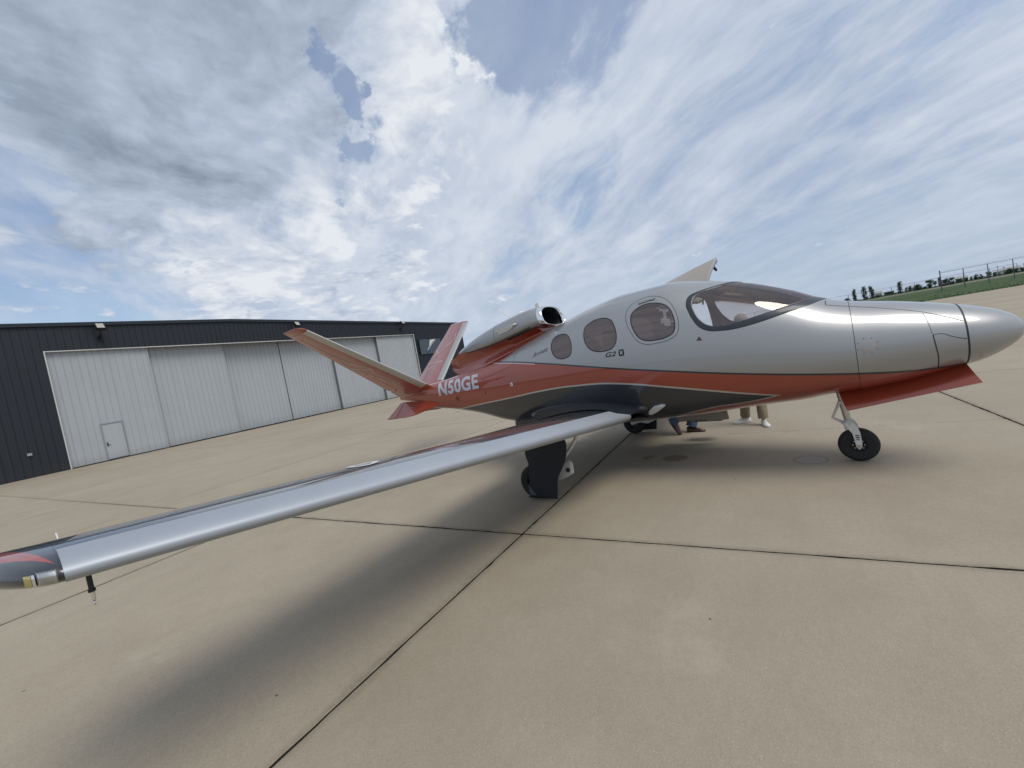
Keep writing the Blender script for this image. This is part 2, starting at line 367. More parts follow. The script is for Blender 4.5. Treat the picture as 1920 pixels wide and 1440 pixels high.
def st_slz(P): P = np.array(P); return np.stack([P[:, 0], t_of(P[:, 0], P[:, 2], P[:, 1])], 1)
def mirror(P): Q = P.copy(); Q[:, 1] = PI - Q[:, 1]; return Q
p_w1 = smooth_closed(st_sz(W1), 90); p_w2 = smooth_closed(st_sz(W2), 100); p_w3 = smooth_closed(st_sz(W3), 110); p_wx = smooth_closed(st_sz(WX), 120)
q_o = st_slz(WSO); q_o[0] = (2.225, PI/2); q_o = np.vstack([q_o, [(3.012, PI/2)]])
q_i = st_slz(WSI); q_i[0] = (2.255, PI/2); q_i = np.vstack([q_i, [(2.965, PI/2)]])
r_o = resample(q_o, 110); r_i = resample(q_i, 110)
p_ws = np.vstack([r_i, mirror(r_i)[::-1][1:-1]])
# cabin door opening on the port side, an (s, t) rectangle with rounded corners
def rrect(s0, s1, z0, z1, r, n=10):
    P = []
    for cx_, cz_, a0 in ((s1-r, z1-r, 0), (s0+r, z1-r, PI/2), (s0+r, z0+r, PI), (s1-r, z0+r, 1.5*PI)):
        for i in range(n): q = a0 + PI/2 * i / (n-1); P.append((cx_ + r*math.cos(q), cz_ + r*math.sin(q)))
    return P
DOOR = np.array(rrect(1.02, 1.72, 0.84, 2.16, 0.13)); p_door = resample(np.vstack([DOOR, DOOR[:1]]), 160, False)[:-1]
p_door = mirror(np.stack([p_door[:, 0], t_of(p_door[:, 0], p_door[:, 1])], 1))
REG = {'cabin_window': [p_w1, p_w2, p_w3, mirror(p_w1), mirror(p_w2)], 'windshield': [p_ws], 'door_opening': [p_door], 'emergency_exit': [p_wx]}

jet = empty('business_jet', (AX, AY, 0), AC_ROT)
tag(jet, 'silver, copper and graphite very light jet with V-tail parked on the concrete apron', 'airplane')

def livery_material():
    m, k, b = principled('fuselage_livery')
    tc = k.new('ShaderNodeTexCoord'); x, y, z = k.sep(tc.outputs['Object'])
    S0, S1 = -4.7, 4.5
    def curve(pts):
        n = k.new('ShaderNodeFloatCurve'); c = n.mapping.curves[0]
        P = [((s - S0) / (S1 - S0), zz / 3.0) for s, zz in pts]
        c.points[0].location = P[0]; c.points[1].location = P[-1]
        for q in P[1:-1]: c.points.new(*q)
        for q in c.points: q.handle_type = 'AUTO_CLAMPED'
        n.mapping.update()
        k.link(k.step(x, S0, S1, 0, 1, False), n.inputs['Value']); return k.math('MULTIPLY', n.outputs[0], 3.0)
    z1 = curve([(-1.6,1.757),(-1.363,1.732),(-0.931,1.686),(-0.187,1.575),(0.424,1.467),(1.021,1.355),(1.528,1.264),(1.969,1.184),(2.366,1.117),(2.757,1.057),(3.163,1.003),(3.6,0.962),(3.909,0.958),(4.2,0.95)])
    zw = curve([(-4.6,1.5),(-1.45,1.70),(-1.363,1.732),(-1.156,1.794),(-0.869,1.907),(-0.548,2.004),(-0.423,2.054),(-0.25,2.16),(0.0,2.6),(0.2,2.95),(4.4,2.95)])
    z2 = curve([(-3.6,0.85),(-2.85,0.985),(-2.297,1.05),(-1.052,1.161),(-0.398,1.221),(0.143,1.246),(0.601,1.241),(0.99,1.196),(1.334,1.131),(1.792,1.033),(2.198,0.938),(2.535,0.86),(2.7,.82)])
    z3 = curve([(-4.5,0.02),(1.0,0.02),(1.3,0.60),(1.854,0.765),(2.155,0.791),(2.412,0.831),(2.535,0.86),(2.7,0.885)])
    lt = lambda a_, b_: k.math('LESS_THAN', a_, b_)
    mx = lambda a_, b_: k.math('MAXIMUM', a_, b_)
    ml = lambda a_, b_: k.math('MULTIPLY', a_, b_)
    front = lt(x, 3.922); aft = lt(x, -1.40)
    org = mx(ml(lt(z, z1), front), mx(aft, lt(zw, z)))
    blk = ml(ml(lt(z, k.math('ADD', z1, 0.022)), lt(z1, z)), ml(lt(-1.36, x), front))
    blk = ml(blk, lt(z, zw))
    thin_s = ml(ml(lt(z, z1), lt(k.math('SUBTRACT', z1, 0.011), z)), ml(lt(-1.5, x), lt(x, -0.45)))
    dk_o = ml(ml(lt(z, z2), lt(z3, z)), lt(x, 2.535))
    dk_i = ml(ml(lt(z, k.math('SUBTRACT', z2, 0.021)), lt(k.math('ADD', z3, 0.016), z)), lt(x, 2.535))
    n = k.noise(tc.outputs['Object'], 2.5, 4.0, 0.6)
    col = k.mix(org, c4(C_SILVER), c4(C_ORANGE)); col = k.mix(blk, col, c4((0.012, 0.012, 0.018)))
    col = k.mix(thin_s, col, c4((0.55, 0.5, 0.5)))
    col = k.mix(dk_o, col, c4((0.50, 0.46, 0.43))); col = k.mix(dk_i, col, c4(C_DARK))
    met = k.mixf(org, 0.66, 0.25); met = k.mixf(blk, met, 0.0); met = k.mixf(dk_o, met, 0.5); met = k.mixf(dk_i, met, 0.2)
    k.link(col, b.inputs['Base Color']); k.link(met, b.inputs['Metallic'])
    rg = k.mixf(org, 0.42, 0.36); k.link(k.math('ADD', rg, k.math('MULTIPLY', k.math('SUBTRACT', n, 0.5), 0.06)), b.inputs['Roughness'])
    k.link(k.mixf(k.math('MAXIMUM', org, dk_i), 0.9, 1.0), b.inputs['Coat Weight']); k.link(k.mixf(k.math('MAXIMUM', org, dk_i), 0.05, 0.03), b.inputs['Coat Roughness'])
    return m
livery = livery_material()

def build_fuselage():
    ss = np.unique(np.round(np.r_[np.arange(-4.55, -0.4, 0.05), np.arange(-0.4, 3.1, 0.0145), np.arange(3.1, 3.9, 0.03), [3.916, 3.926], np.arange(3.95, 4.2, 0.025), np.linspace(4.2, 4.328, 14), [4.33]], 4))
    nt = 300; tt = np.linspace(-PI/2, 1.5*PI, nt, endpoint=False)
    S, T = np.meshgrid(ss, tt, indexing='ij'); S = S.copy(); T = T.copy(); moved = np.zeros(S.shape)
    polys = [(n, p) for n in REG for p in REG[n]]
    regid = -np.ones((len(ss) - 1, nt), int)
    for name, poly in polys:
        sm, tm = poly.min(0) - 0.1; sx, tx = poly.max(0) + 0.1
        i0, i1 = np.searchsorted(ss, sm), np.searchsorted(ss, sx); j0, j1 = max(0, np.searchsorted(tt, tm)), min(nt - 1, np.searchsorted(tt, tx))
        sl = (slice(i0, i1), slice(j0, j1)); s_, t_ = S[sl].copy(), T[sl].copy(); I = inside(poly, s_, t_)
        best = np.full(s_.shape, 9.0); ns, nt_ = s_.copy(), t_.copy()
        for ax in (0, 1):
            a = [slice(None), slice(None)]; b = [slice(None), slice(None)]; a[ax] = slice(0, -1); b[ax] = slice(1, None); a, b = tuple(a), tuple(b)
            cr = np.argwhere(I[a] != I[b])
            for (i, j) in cr:
                ii, jj = (i + 1, j) if ax == 0 else (i, j + 1)
                lo, hi = 0.0, 1.0; Ia = I[i, j]
                pa = np.array([s_[i, j], t_[i, j]]); pb = np.array([s_[ii, jj], t_[ii, jj]])
                q = np.linspace(0, 1, 33); ins = inside(poly, pa[0] + (pb[0] - pa[0]) * q, pa[1] + (pb[1] - pa[1]) * q)
                kx = int(np.argmax(ins != Ia)); f = (kx - 0.5) / 32
                x = pa + (pb - pa) * f
                if f < 0.5 and f < best[i, j]: best[i, j] = f; ns[i, j], nt_[i, j] = x
                if f >= 0.5 and 1 - f < best[ii, jj]: best[ii, jj] = 1 - f; ns[ii, jj], nt_[ii, jj] = x
        S[sl] = ns; T[sl] = nt_
    Tn = np.roll(T, -1, 1).copy(); Tn[:, -1] += 2 * PI; Sn = np.roll(S, -1, 1)
    cs = (S[:-1] + S[1:] + Sn[:-1] + Sn[1:]) / 4; ct = (T[:-1] + T[1:] + Tn[:-1] + Tn[1:]) / 4
    for q, (name, poly) in enumerate(polys):
        m = inside(poly, cs, ct) & (regid < 0); regid[m] = q
    P = fsurf(S, T); V = P.reshape(-1, 3) * np.array([1, -1, 1]); n = len(ss)
    def sub(mask, name, mat, parent, VV=V, flip=False, smooth=True):
        idx = np.argwhere(mask); i, j = idx[:, 0], idx[:, 1]; j2 = (j + 1) % nt
        Fq = np.stack([i*nt + j, i*nt + j2, (i+1)*nt + j2, (i+1)*nt + j], 1)
        if flip: Fq = Fq[:, ::-1]
        u, inv = np.unique(Fq, return_inverse=True); Fq = inv.reshape(Fq.shape)
        me = bpy.data.meshes.new(name); me.from_pydata(VV[u].tolist(), [], Fq.tolist()); me.update()
        if smooth: me.polygons.foreach_set('use_smooth', [True] * len(me.polygons))
        return mkobj(name, me, mat, parent)
    rad = (ss[:-1] > 3.92)[:, None] & np.ones((1, nt), bool)
    # orientation: check one face normal
    fus = sub((regid < 0) & ~rad, 'fuselage', livery, jet)
    pz = [p for p in fus.data.polygons if p.center.z > 2.2]
    if pz and pz[0].normal.z < 0:
        for o in (fus,): o.data.flip_normals()
        FL = True
    else: FL = False
    rd = sub((regid < 0) & rad & ((ss[:-1] > 3.9255)[:, None]), 'radome', livery, jet, flip=FL)
    for q, (name, poly) in enumerate(polys):
        if name == 'door_opening': continue
        mat = {'cabin_window': glass_cab, 'windshield': glass_ws, 'emergency_exit': livery}[name]
        sub(regid == q, name, mat, jet, flip=FL)
    # inner liner of the cabin, 35 mm inside the skin
    Nn = fnorm(S, T); VI = (P - Nn * 0.035).reshape(-1, 3) * np.array([1, -1, 1])
    dq = [i for i, (nm, _) in enumerate(polys) if nm == 'emergency_exit'][0]
    cab = ((regid < 0) | (regid == dq)) & ((ss[:-1] > -1.0) & (ss[:-1] < 3.1))[:, None]
    sub(cab, 'cabin_liner', liner_m, jet, VI, flip=not FL)
    # port cabin door: upper leaf swung up, lower leaf hanging down as the airstair
    q = [i for i, (nm, _) in enumerate(polys) if nm == 'door_opening'][0]
    zc = P[:-1, :, 2]
    for nm, msk, hinge, ang in (('upper_door', zc > 1.39, (None, 2.13), 116.0), ('lower_door', zc <= 1.39, (None, 0.86), -150.0)):
        hz_ = hinge[1]; hl = -float(fl(1.34, hz_)) - 0.015
        c_, s_ = math.cos(math.radians(ang)), math.sin(math.radians(ang))
        def rot(Q):
            dl = Q[:, 1] - hl; dz = Q[:, 2] - hz_
            o = Q.copy(); o[:, 1] = hl + dl * c_ + dz * s_; o[:, 2] = hz_ - dl * s_ + dz * c_
            if nm == 'upper_door': q_ = np.clip(-(o[:, 1] - hl), 0, 1.2); o[:, 2] += (o[:, 0] - 1.72) * 0.44 * q_; o[:, 0] += 0.16 * q_
            return o
        Vo = rot(P.reshape(-1, 3)) * np.array([1, -1, 1]); Vi = rot((P - Nn * 0.055).reshape(-1, 3)) * np.array([1, -1, 1])
        mm = (regid == q) & msk
        o = sub(mm, nm, livery if nm == 'upper_door' else None, jet, Vo, smooth=True)
        if nm == 'lower_door': o.data.materials.clear(); o.data.materials.append(simple('door_underside_paint', (0.16, 0.145, 0.12), 0.5, 0.3, 0.2, 0.1))
        o.data.materials.append(simple('door_lining', (0.33, 0.30, 0.27), 0.6, 0, 0, 0.1))
        sol = o.modifiers.new('thickness', 'SOLIDIFY'); sol.thickness = 0.055; sol.offset = 1.0 if FL else -1.0; sol.material_offset = 1; sol.material_offset_rim = 0
    return FL
FL = build_fuselage()

def ribbon(name, poly, w_in, w_out, lift, mat, parent=jet, closed=True, sub=3):
    """strip lying on the fuselage skin along an (s, t) line"""
    poly = np.asarray(poly, float); w = np.maximum(0.1, fprm(poly[:, 0])[0])
    X = np.stack([poly[:, 0], poly[:, 1] * w], 1)
    if closed: tg = np.roll(X, -1, 0) - np.roll(X, 1, 0)
    else: tg = np.gradient(X, axis=0)
    tg /= np.linalg.norm(tg, axis=1, keepdims=True) + 1e-9; nr = np.stack([tg[:, 1], -tg[:, 0]], 1)
    rings = []
    for q in np.linspace(-w_in, w_out, sub):
        s_ = poly[:, 0] + nr[:, 0] * q; t_ = poly[:, 1] + nr[:, 1] * q / w
        edge = 0.3 if (sub > 2 and (q == -w_in or abs(q - w_out) < 1e-9)) else 1.0
        rings.append(fsurf(s_, t_) + fnorm(s_, t_) * lift * edge)
    n = len(poly); V = [A(p) for r in rings for p in r]; Fc = []
    for i in range(sub - 1):
        for j in range(n if closed else n - 1): Fc.append((i*n + j, i*n + (j+1) % n, (i+1)*n + (j+1) % n, (i+1)*n + j))
    return mkobj(name, pymesh(name, V, Fc, True), mat, parent)
for p in (p_w1, p_w2, p_w3, mirror(p_w1), mirror(p_w2)): ribbon('window_seal', p, 0.006, 0.006, 0.003, black)
ribbon('exit_seam', p_wx, 0.0025, 0.0025, 0.0012, black, sub=2)
# black band round the windshield
for md in (0, 1):
    ro, ri = (r_o, r_i) if not md else (mirror(r_o), mirror(r_i)); rings = []
    for q in np.linspace(-0.04, 1.04, 7):
        X = ri + (ro - ri) * q; lf = 0.0045 if 0 < q < 1 else 0.0005
        rings.append(fsurf(X[:, 0], X[:, 1]) + fnorm(X[:, 0], X[:, 1]) * lf)
    n = len(ro); V = [A(p) for r in rings for p in r]
    mkobj('windshield_frame', pymesh('windshield_frame', V, grid_faces(7, n), True), wsframe, jet)
def seam_sz(pts, n=60, w=0.0028, name='panel_seam', smooth=True):
    P = resample(np.array(pts, float), n, smooth); return ribbon(name, st_sz(P), w, w, 0.0012, black, closed=False, sub=2)
ring = lambda s, a0, a1, n=120: np.stack([np.full(n, s), np.linspace(a0, a1, n)], 1)
ribbon('panel_seam', ring(3.172, -1.2, PI + 1.2), 0.0022, 0.0022, 0.0012, black, closed=False, sub=2)
ribbon('radome_seam', np.stack([np.full(200, 3.921), np.linspace(-PI/2, 1.5*PI, 200, endpoint=False)], 1), 0.007, 0.007, 0.0005, black, sub=2)
seam_sz([(2.995,1.75),(2.997,1.708),(3.05,1.688)], 20, 0.004)
seam_sz([(3.05,1.688),(3.162,1.656),(3.419,1.579),(3.655,1.496),(3.826,1.408),(3.915,1.357)], 60, 0.0032)
seam_sz([(3.702,1.284),(3.711,1.186),(3.722,1.079),(3.723,0.978)], 30, 0.004)
seam_sz([(3.702,1.284),(3.767,1.28),(3.827,1.242),(3.91,1.208)], 30, 0.0028)
seam_sz([(3.67,1.48),(3.688,1.381),(3.698,1.291)], 30, 0.0015)
seam_sz([(-0.86,1.87),(-0.93,1.76),(-0.95,1.66),(-1.25,1.595),(-1.769,1.497)], 40, 0.0018)
# exit handle, gauges and stencil marks on the skin
def skin_disc(name, s, z, r, mat, lift=0.002, n=28, rin=0.0, parent=jet, rz=None):
    rz = rz or r; V = []; Fc = []; k = 5
    for i in range(k + 1):
        q = rin + (1 - rin) * i / k
        for j in range(n):
            a = 2 * PI * j / n; ss_ = s + r * q * math.cos(a); zz_ = z + rz * q * math.sin(a)
            tq = float(t_of(np.array(ss_), np.array(zz_))); p = fsurf(ss_, tq) + fnorm(np.array([ss_]), np.array([tq]))[0] * lift; V.append(A(p))
    Fc = grid_faces(k + 1, n, False, True)
    return mkobj(name, pymesh(name, V, Fc, True), mat, parent)
hp = resample(np.array([(1.197,2.136),(1.29,2.149),(1.383,2.151)]), 20)
ribbon('exit_handle', st_sz(hp), 0.013, 0.013, 0.004, simple('handle_grey', (0.30, 0.30, 0.30), 0.35, 0.6), closed=False)
ribbon('handle_recess', st_sz(resample(np.array([(1.190,2.131),(1.29,2.144),(1.39,2.146)]), 20)), 0.018, 0.018, 0.002, black, closed=False, sub=2)
skin_disc('access_port', 3.259, 1.267, 0.052, simple('port_ring', (0.45, 0.38, 0.33), 0.4, 0.5), 0.002)
skin_disc('access_port_cover', 3.259, 1.267, 0.040, silver, 0.004)
for a_ in range(8): skin_disc('rivet', 3.259 + 0.075*math.cos(a_*PI/4+.3), 1.267 + 0.075*math.sin(a_*PI/4+.3), 0.004, black, 0.003, 8)
skin_disc('roundel', -0.999, 1.358, 0.030, white_dec, 0.002); skin_disc('roundel_centre', -0.999, 1.358, 0.011, orange, 0.004)
skin_disc('tail_port', -2.532, 1.218, 0.062, orange, 0.004, rin=0.7); skin_disc('tail_port_shade', -2.532, 1.218, 0.042, simple('port_shadow', (0.12, 0.03, 0.02), 0.5), 0.002)  # dark copper disc paints the shade inside the port
tw = [(1.845,1.575),(1.895,1.572),(1.872,1.610)]
def skin_poly(name, pts, mat, lift=0.002, side=1, parent=jet, cut=0.015):
    """flat (s, z) polygons draped on the skin"""
    bm = bmesh.new()
    for P in pts: bm.faces.new([bm.verts.new((p[0], p[1], 0)) for p in P])
    drape(bm, cut); return drape_out(name, bm, mat, lift, side, parent)
def drape(bm, cut):
    lo = min(v.co.y for v in bm.verts); hi = max(v.co.y for v in bm.verts); y = lo + cut
    while y < hi:
        bmesh.ops.bisect_plane(bm, geom=bm.verts[:] + bm.edges[:] + bm.faces[:], plane_co=(0, y, 0), plane_no=(0, 1, 0)); y += cut
    lo = min(v.co.x for v in bm.verts); hi = max(v.co.x for v in bm.verts); x = lo + cut * 3
    while x < hi:
        bmesh.ops.bisect_plane(bm, geom=bm.verts[:] + bm.edges[:] + bm.faces[:], plane_co=(x, 0, 0), plane_no=(1, 0, 0)); x += cut * 3
def drape_out(name, bm, mat, lift, side, parent):
    S_ = np.array([v.co.x for v in bm.verts]); Z_ = np.array([v.co.y for v in bm.verts]); T_ = t_of(S_, Z_)
    P = fsurf(S_, T_) + fnorm(S_, T_) * lift; P[:, 1] *= side
    for v, p in zip(bm.verts, P): v.co = A(p)
    me = bpy.data.meshes.new(name); bm.to_mesh(me); bm.free(); me.polygons.foreach_set('use_smooth', [True] * len(me.polygons))
    return mkobj(name, me, mat, parent)
def text_bm(body, bold=0.0, shear=0.0, space=1.0):
    cu = bpy.data.curves.new('txt', 'FONT'); cu.body = body; cu.offset = bold; cu.shear = shear; cu.space_character = space; cu.resolution_u = 5
    ob = bpy.data.objects.new('txt', cu); COL.objects.link(ob)
    dg = bpy.context.evaluated_depsgraph_get(); me = bpy.data.meshes.new_from_object(ob.evaluated_get(dg))
    bm = bmesh.new(); bm.from_mesh(me); bpy.data.objects.remove(ob); bpy.data.curves.remove(cu); bpy.data.meshes.remove(me); return bm
def skin_text(name, body, p00, p10, p01, mat, bold=0.0, shear=0.0, lift=0.002, cut=0.012, space=1.0):
    """p00 lower left, p10 lower right, p01 upper left in (s, z)"""
    bm = text_bm(body, bold, shear, space); xs = [v.co.x for v in bm.verts]; ys = [v.co.y for v in bm.verts]
    x0, x1, y0, y1 = min(xs), max(xs), min(ys), max(ys)
    for v in bm.verts:
        a_ = (v.co.x - x0) / (x1 - x0); b_ = (v.co.y - y0) / (y1 - y0)
        v.co = (p00[0] + (p10[0]-p00[0])*a_ + (p01[0]-p00[0])*b_, p00[1] + (p10[1]-p00[1])*a_ + (p01[1]-p00[1])*b_, 0)
    bmesh.ops.remove_doubles(bm, verts=bm.verts, dist=1e-5)
    drape(bm, cut); return drape_out(name, bm, mat, lift, 1, jet)
skin_text('registration_lettering', 'N50GE', (-3.075,1.300), (-1.845,1.356), (-3.115,1.556), letter_m, 0.036, 0.0, 0.003, space=1.1)
skin_text('script_lettering', 'Arrivée', (-0.50,1.708), (-0.20,1.765), (-0.488,1.775), simple('script_ink', (0.05, 0.05, 0.055), 0.5), -0.004, 0.25, 0.002)
skin_text('model_lettering', 'G2', (0.752,1.548), (0.893,1.547), (0.768,1.608), black, 0.02, 0.15, 0.002)
bd = rrect(0.938, 1.008, 1.538, 1.618, 0.014, 5); skin_poly('model_badge', [bd], black, 0.002)
skin_poly('badge_mark', [[(0.952,1.600),(0.962,1.600),(0.994,1.556),(0.984,1.556)], [(0.952,1.556),(0.962,1.556),(0.973,1.573),(0.968,1.580)], [(0.994,1.600),(0.984,1.600),(0.974,1.585),(0.979,1.578)]], letter_m, 0.0032)
skin_poly('warning_triangle', [[(1.842,1.572),(1.900,1.568),(1.873,1.615)]], black, 0.002)
skin_poly('triangle_mark', [[(1.863,1.580),(1.882,1.579),(1.873,1.595)]], simple('red_mark', (0.35, 0.06, 0.03), 0.5), 0.0032)
for q in range(3): skin_poly('tail_stencil', [[(-1.70+q*.006,1.30),(-1.695+q*.006,1.30),(-1.700+q*.006,1.24),(-1.705+q*.006,1.24)]], black, 0.002)

# ------------------------------------------------------------------ wings
WP = [0.9946, -0.0347, 0.7839, 0.0957, 1.6945, -0.1721, 1.8044, -0.2394]
def foil(x, t=0.14, upper=True):
    yt = 5*t*(.2969*np.sqrt(x) - .126*x - .3516*x**2 + .2843*x**3 - .1036*x**4); m, p = .02, .4
    yc = np.where(x < p, m/p**2*(2*p*x - x*x), m/(1-p)**2*(1 - 2*p + 2*p*x - x*x)); return yc + yt if upper else yc - yt
def wing_pt(l, x, z):
    """chord fraction x, section height z (fraction) at lateral l -> (s, l, z)"""
    k = l - 0.8; c = WP[4] + WP[5]*k; i = math.radians(WP[6] + WP[7]*k); X = x*c; Z = z*c
    if l > 5.545:                                 # tip: leading edge sweeps back and section thins
        q = min(1.0, (l - 5.545) / 0.26); back = 0.62 * q**1.9 * c; shr = math.sqrt(max(0.0, 1 - q**2.6))
        Z *= max(0.06, shr); X = back + X * (1 - back / c)
    return np.array([WP[0] + WP[1]*k - X*math.cos(i) + Z*math.sin(i), l, WP[2] + WP[3]*k + Z*math.cos(i) - X*math.sin(i)])
def wing_ring(l, xa, xb, nu=26, lo_too=True, off=0.0):
    q = (1 - np.cos(np.linspace(0, PI, nu))) / 2; xs = xa + (xb - xa) * q
    up = [wing_pt(l, x, float(foil(np.array(x))) + off) for x in xs[::-1]]; lo = [wing_pt(l, x, float(foil(np.array(x), upper=False)) - off) for x in (xs[1:] if xa == 0 else xs)]
    return up + lo
def side_pts(ring_, sd): return [A((p[0], p[1]*sd, p[2])) for p in ring_]
wing_objs = []
for sd in (1, -1):
    Ls = np.r_[np.linspace(1.035, 5.545, 28)]
    wg = loft('wing', [side_pts(wing_ring(l, 0, 0.74), sd) for l in Ls], dark, jet, sharp=40)
    for nm, l0, l1, droop in (('flap', 1.07, 4.02, 1.5), ('aileron', 4.05, 5.50, 2.5)):
        rs = []
        for l in np.linspace(l0, l1, 12):
            q = np.linspace(0.748, 1.0, 8); hz_ = wing_pt(l, 0.75, 0.0)
            r = [wing_pt(l, x, float(foil(np.array(x)))*0.96) for x in q[::-1]] + [wing_pt(l, x, float(foil(np.array(x), upper=False))*0.96 - (0.004 if x == 1 else 0)) for x in q]
            a_ = math.radians(droop); out = []
            for p in r:
                ds, dz = p[0] - hz_[0], p[2] - hz_[2]; out.append(np.array([hz_[0] + ds*math.cos(a_) - dz*math.sin(a_)*0, p[1], hz_[2] + dz + ds*math.sin(a_)]))
            rs.append(side_pts(out, sd))
        loft(nm, rs, dark, jet, sharp=30)
    # metal leading edge, 2 mm proud of the wing skin
    rs = []
    for l in np.r_[np.linspace(0.86, 1.0, 6), np.linspace(1.1, 5.54, 36)]:
        c = WP[4] + WP[5]*(l-0.8); xb = 0.165 / c * (1 if l > 1.0 else math.sqrt(max(0.05, (l - 0.84) / 0.16)))
        q = np.linspace(0, 1, 16)**1.6; xs = xb * q; xl = 0.06 * q * min(1, xb * c / 0.165)
        r = [wing_pt(l, x, float(foil(np.array(x))) + 0.0022/c) for x in xs[::-1]] + [wing_pt(l, x, float(foil(np.array(x), upper=False)) - 0.0022/c) for x in xl[1:]]
        r = [np.array([p[0] + 0.002, p[1], p[2]]) for p in r]; rs.append(side_pts(r, sd))
    loft('deice_boot', rs, boot_m, jet, closed=False, caps=False)
    # wing tip
    wing_objs.append(wg)
def tip_material(sd):
    m, k, b = principled('wing_tip_paint'); tc = k.new('ShaderNodeTexCoord'); x, y, z = k.sep(tc.outputs['Object']); ly = k.math('ABSOLUTE', y)
    # copper wedge painted across the tip, widening outboard
    dl = k.math('SUBTRACT', ly, 5.555)
    o = k.math('MULTIPLY', k.math('LESS_THAN', x, k.math('SUBTRACT', 0.785, k.math('MULTIPLY', dl, 1.75))), k.math('LESS_THAN', k.math('SUBTRACT', 0.785, k.math('MULTIPLY', dl, 3.6)), x))
    k.link(k.mix(o, c4(C_DARK), c4((0.36, 0.06, 0.035))), b.inputs['Base Color']); k.link(k.mixf(o, 0.2, 0.25), b.inputs['Metallic'])
    b.inputs['Roughness'].default_value = 0.3; b.inputs['Coat Weight'].default_value = 1.0; return m
tipm = tip_material(1)
clear = glass_mat('lens_clear', (0.93, 0.94, 0.93), 0.22, 0.05)
lens_back = simple('lens_reflector', (0.62, 0.62, 0.60), 0.35, 0.8, 0, 0.25, 60, 0.15, 90)
amber = simple('nav_light_amber', (0.50, 0.43, 0.16), 0.2, 0.6, 0.8, 0.45, 120)
for sd in (1, -1):
    loft('wing_tip', [side_pts(wing_ring(l, 0, 1.0), sd) for l in 5.5455 + 0.2595 * np.sin(np.linspace(0, PI/2, 18))], tipm, jet, sharp=60)
    # light cluster set in the tip's leading edge
    def le_patch(name, l0, l1, xu, xl, off, mat):
        rs = []
        for l in np.linspace(l0, l1, 10):
            c = WP[4] + WP[5]*(l-0.8); q = np.linspace(0, 1, 9)
            r = [wing_pt(l, x, float(foil(np.array(x))) + off/c) for x in (xu*q**1.5)[::-1]] + [wing_pt(l, x, float(foil(np.array(x), upper=False)) - off/c) for x in (xl*q**1.5)[1:]]
            rs.append(side_pts([np.array([p[0] + off, p[1], p[2]]) for p in r], sd))
        return loft(name, rs, mat, jet, closed=False, caps=False)
    le_patch('light_reflector', 5.559, 5.600, 0.012, 0.026, 0.002, lens_back); le_patch('light_lens', 5.556, 5.603, 0.014, 0.030, 0.006, clear)
    le_patch('navigation_light_mount', 5.607, 5.615, 0.010, 0.018, 0.003, chrome)
    le_patch('navigation_light', 5.616, 5.632, 0.008, 0.015, 0.004, amber)
    # tie-down ring under the outer wing
    c0 = wing_pt(5.478, 0.13, float(foil(np.array(0.13), upper=False))); c0[1] *= sd; c0 = np.array(A(c0))
    mb = MB(); mb.tube([c0 + (0, 0, .02), c0 + (0, 0, -0.062)], 0.0085, 14); mb.tube([c0 + (0, 0, -0.060), c0 + (0, 0, -0.070)], 0.0115, 14); mb.build('tie_down_sleeve', black, jet, True)
    mb = MB(); mb.tube([c0 + (0, 0, -0.068), c0 + (0, 0, -0.105)], [0.0075, 0.006], 12)
    ringp = [c0 + (0.009*math.sin(q), 0, -0.113 + 0.009*math.cos(q)) for q in np.linspace(0, 2*PI*0.82, 16)]; mb.tube(ringp, 0.003, 8); mb.build('tie_down_hook', chrome, jet, True)
    # static wicks
    for l in (5.50,):
        e = wing_pt(l, 1.0, 0); e[1] *= sd; e = np.array(A(e)); mb = MB(); mb.tube([e, e + (-0.10, 0, 0.03)], 0.003, 6); mb.build('static_wick', antiq, jet)
    # fuel filler placard on the wing
    for nm, ra, rb, lift, mt in (('filler_placard', 0.55, 1.0, 0.004, white_dec), ('filler_cap', 0.0, 0.42, 0.005, letter_m)):
        V = []; n = 32
        for i in range(4):
            q = ra + (rb - ra) * i / 3
            for j in range(n):
                a_ = 2*PI*j/n; l = 4.12 + 0.105*q*math.cos(a_); c = WP[4] + WP[5]*(l-0.8); x = 0.38 + 0.105*q*math.sin(a_)/c
                p = wing_pt(l, x, float(foil(np.array(x))) + lift/c); p[1] *= sd; V.append(A(p))
        mkobj(nm, pymesh(nm, V, grid_faces(4, n, False, True), True), mt, jet)
    # root fairing: concave fillet from the fuselage side down to the wing
    rs = []
    for q in np.linspace(0, 1, 48):
        sA = 1.16 - 2.62*q; zA = 0.83 + 0.17*math.sin(PI*min(1, q*1.25 + 0.02))**0.7 - (0.13*((q-0.72)/0.28)**1.4 if q > 0.72 else 0)
        pA = np.array([sA, float(fl(sA, zA)) - 0.012, zA])
        x = min(0.999, max(0.0, (q - 0.015) / 0.985))**1.30; g = min(1.0, q/0.10)**0.5
        lB = pA[1] + (1.09 - pA[1])*g
        pB = wing_pt(lB, x, float(foil(np.array(x))) + 0.0065)
        cv = 1.0 - max(0.0, (q - 0.8)/0.2)*0.75
        ctl = np.array([(pA[0]+pB[0])/2, (pA[1]+pB[1])/2 + cv*(0.16 - 0.5)*(pB[1]-pA[1]), (pA[2]+pB[2])/2 - cv*0.40*(pA[2]-pB[2])]); r = []
        for t in np.linspace(0, 1, 16):
            p = pA*(1-t)**2 + ctl*2*t*(1-t) + pB*t*t; r.append(A((p[0], p[1]*sd, p[2])))
        rs.append(r)
    loft('wing_fairing', rs, dark, jet, closed=False, caps=False)
    # underside of the fairing
    rs = []
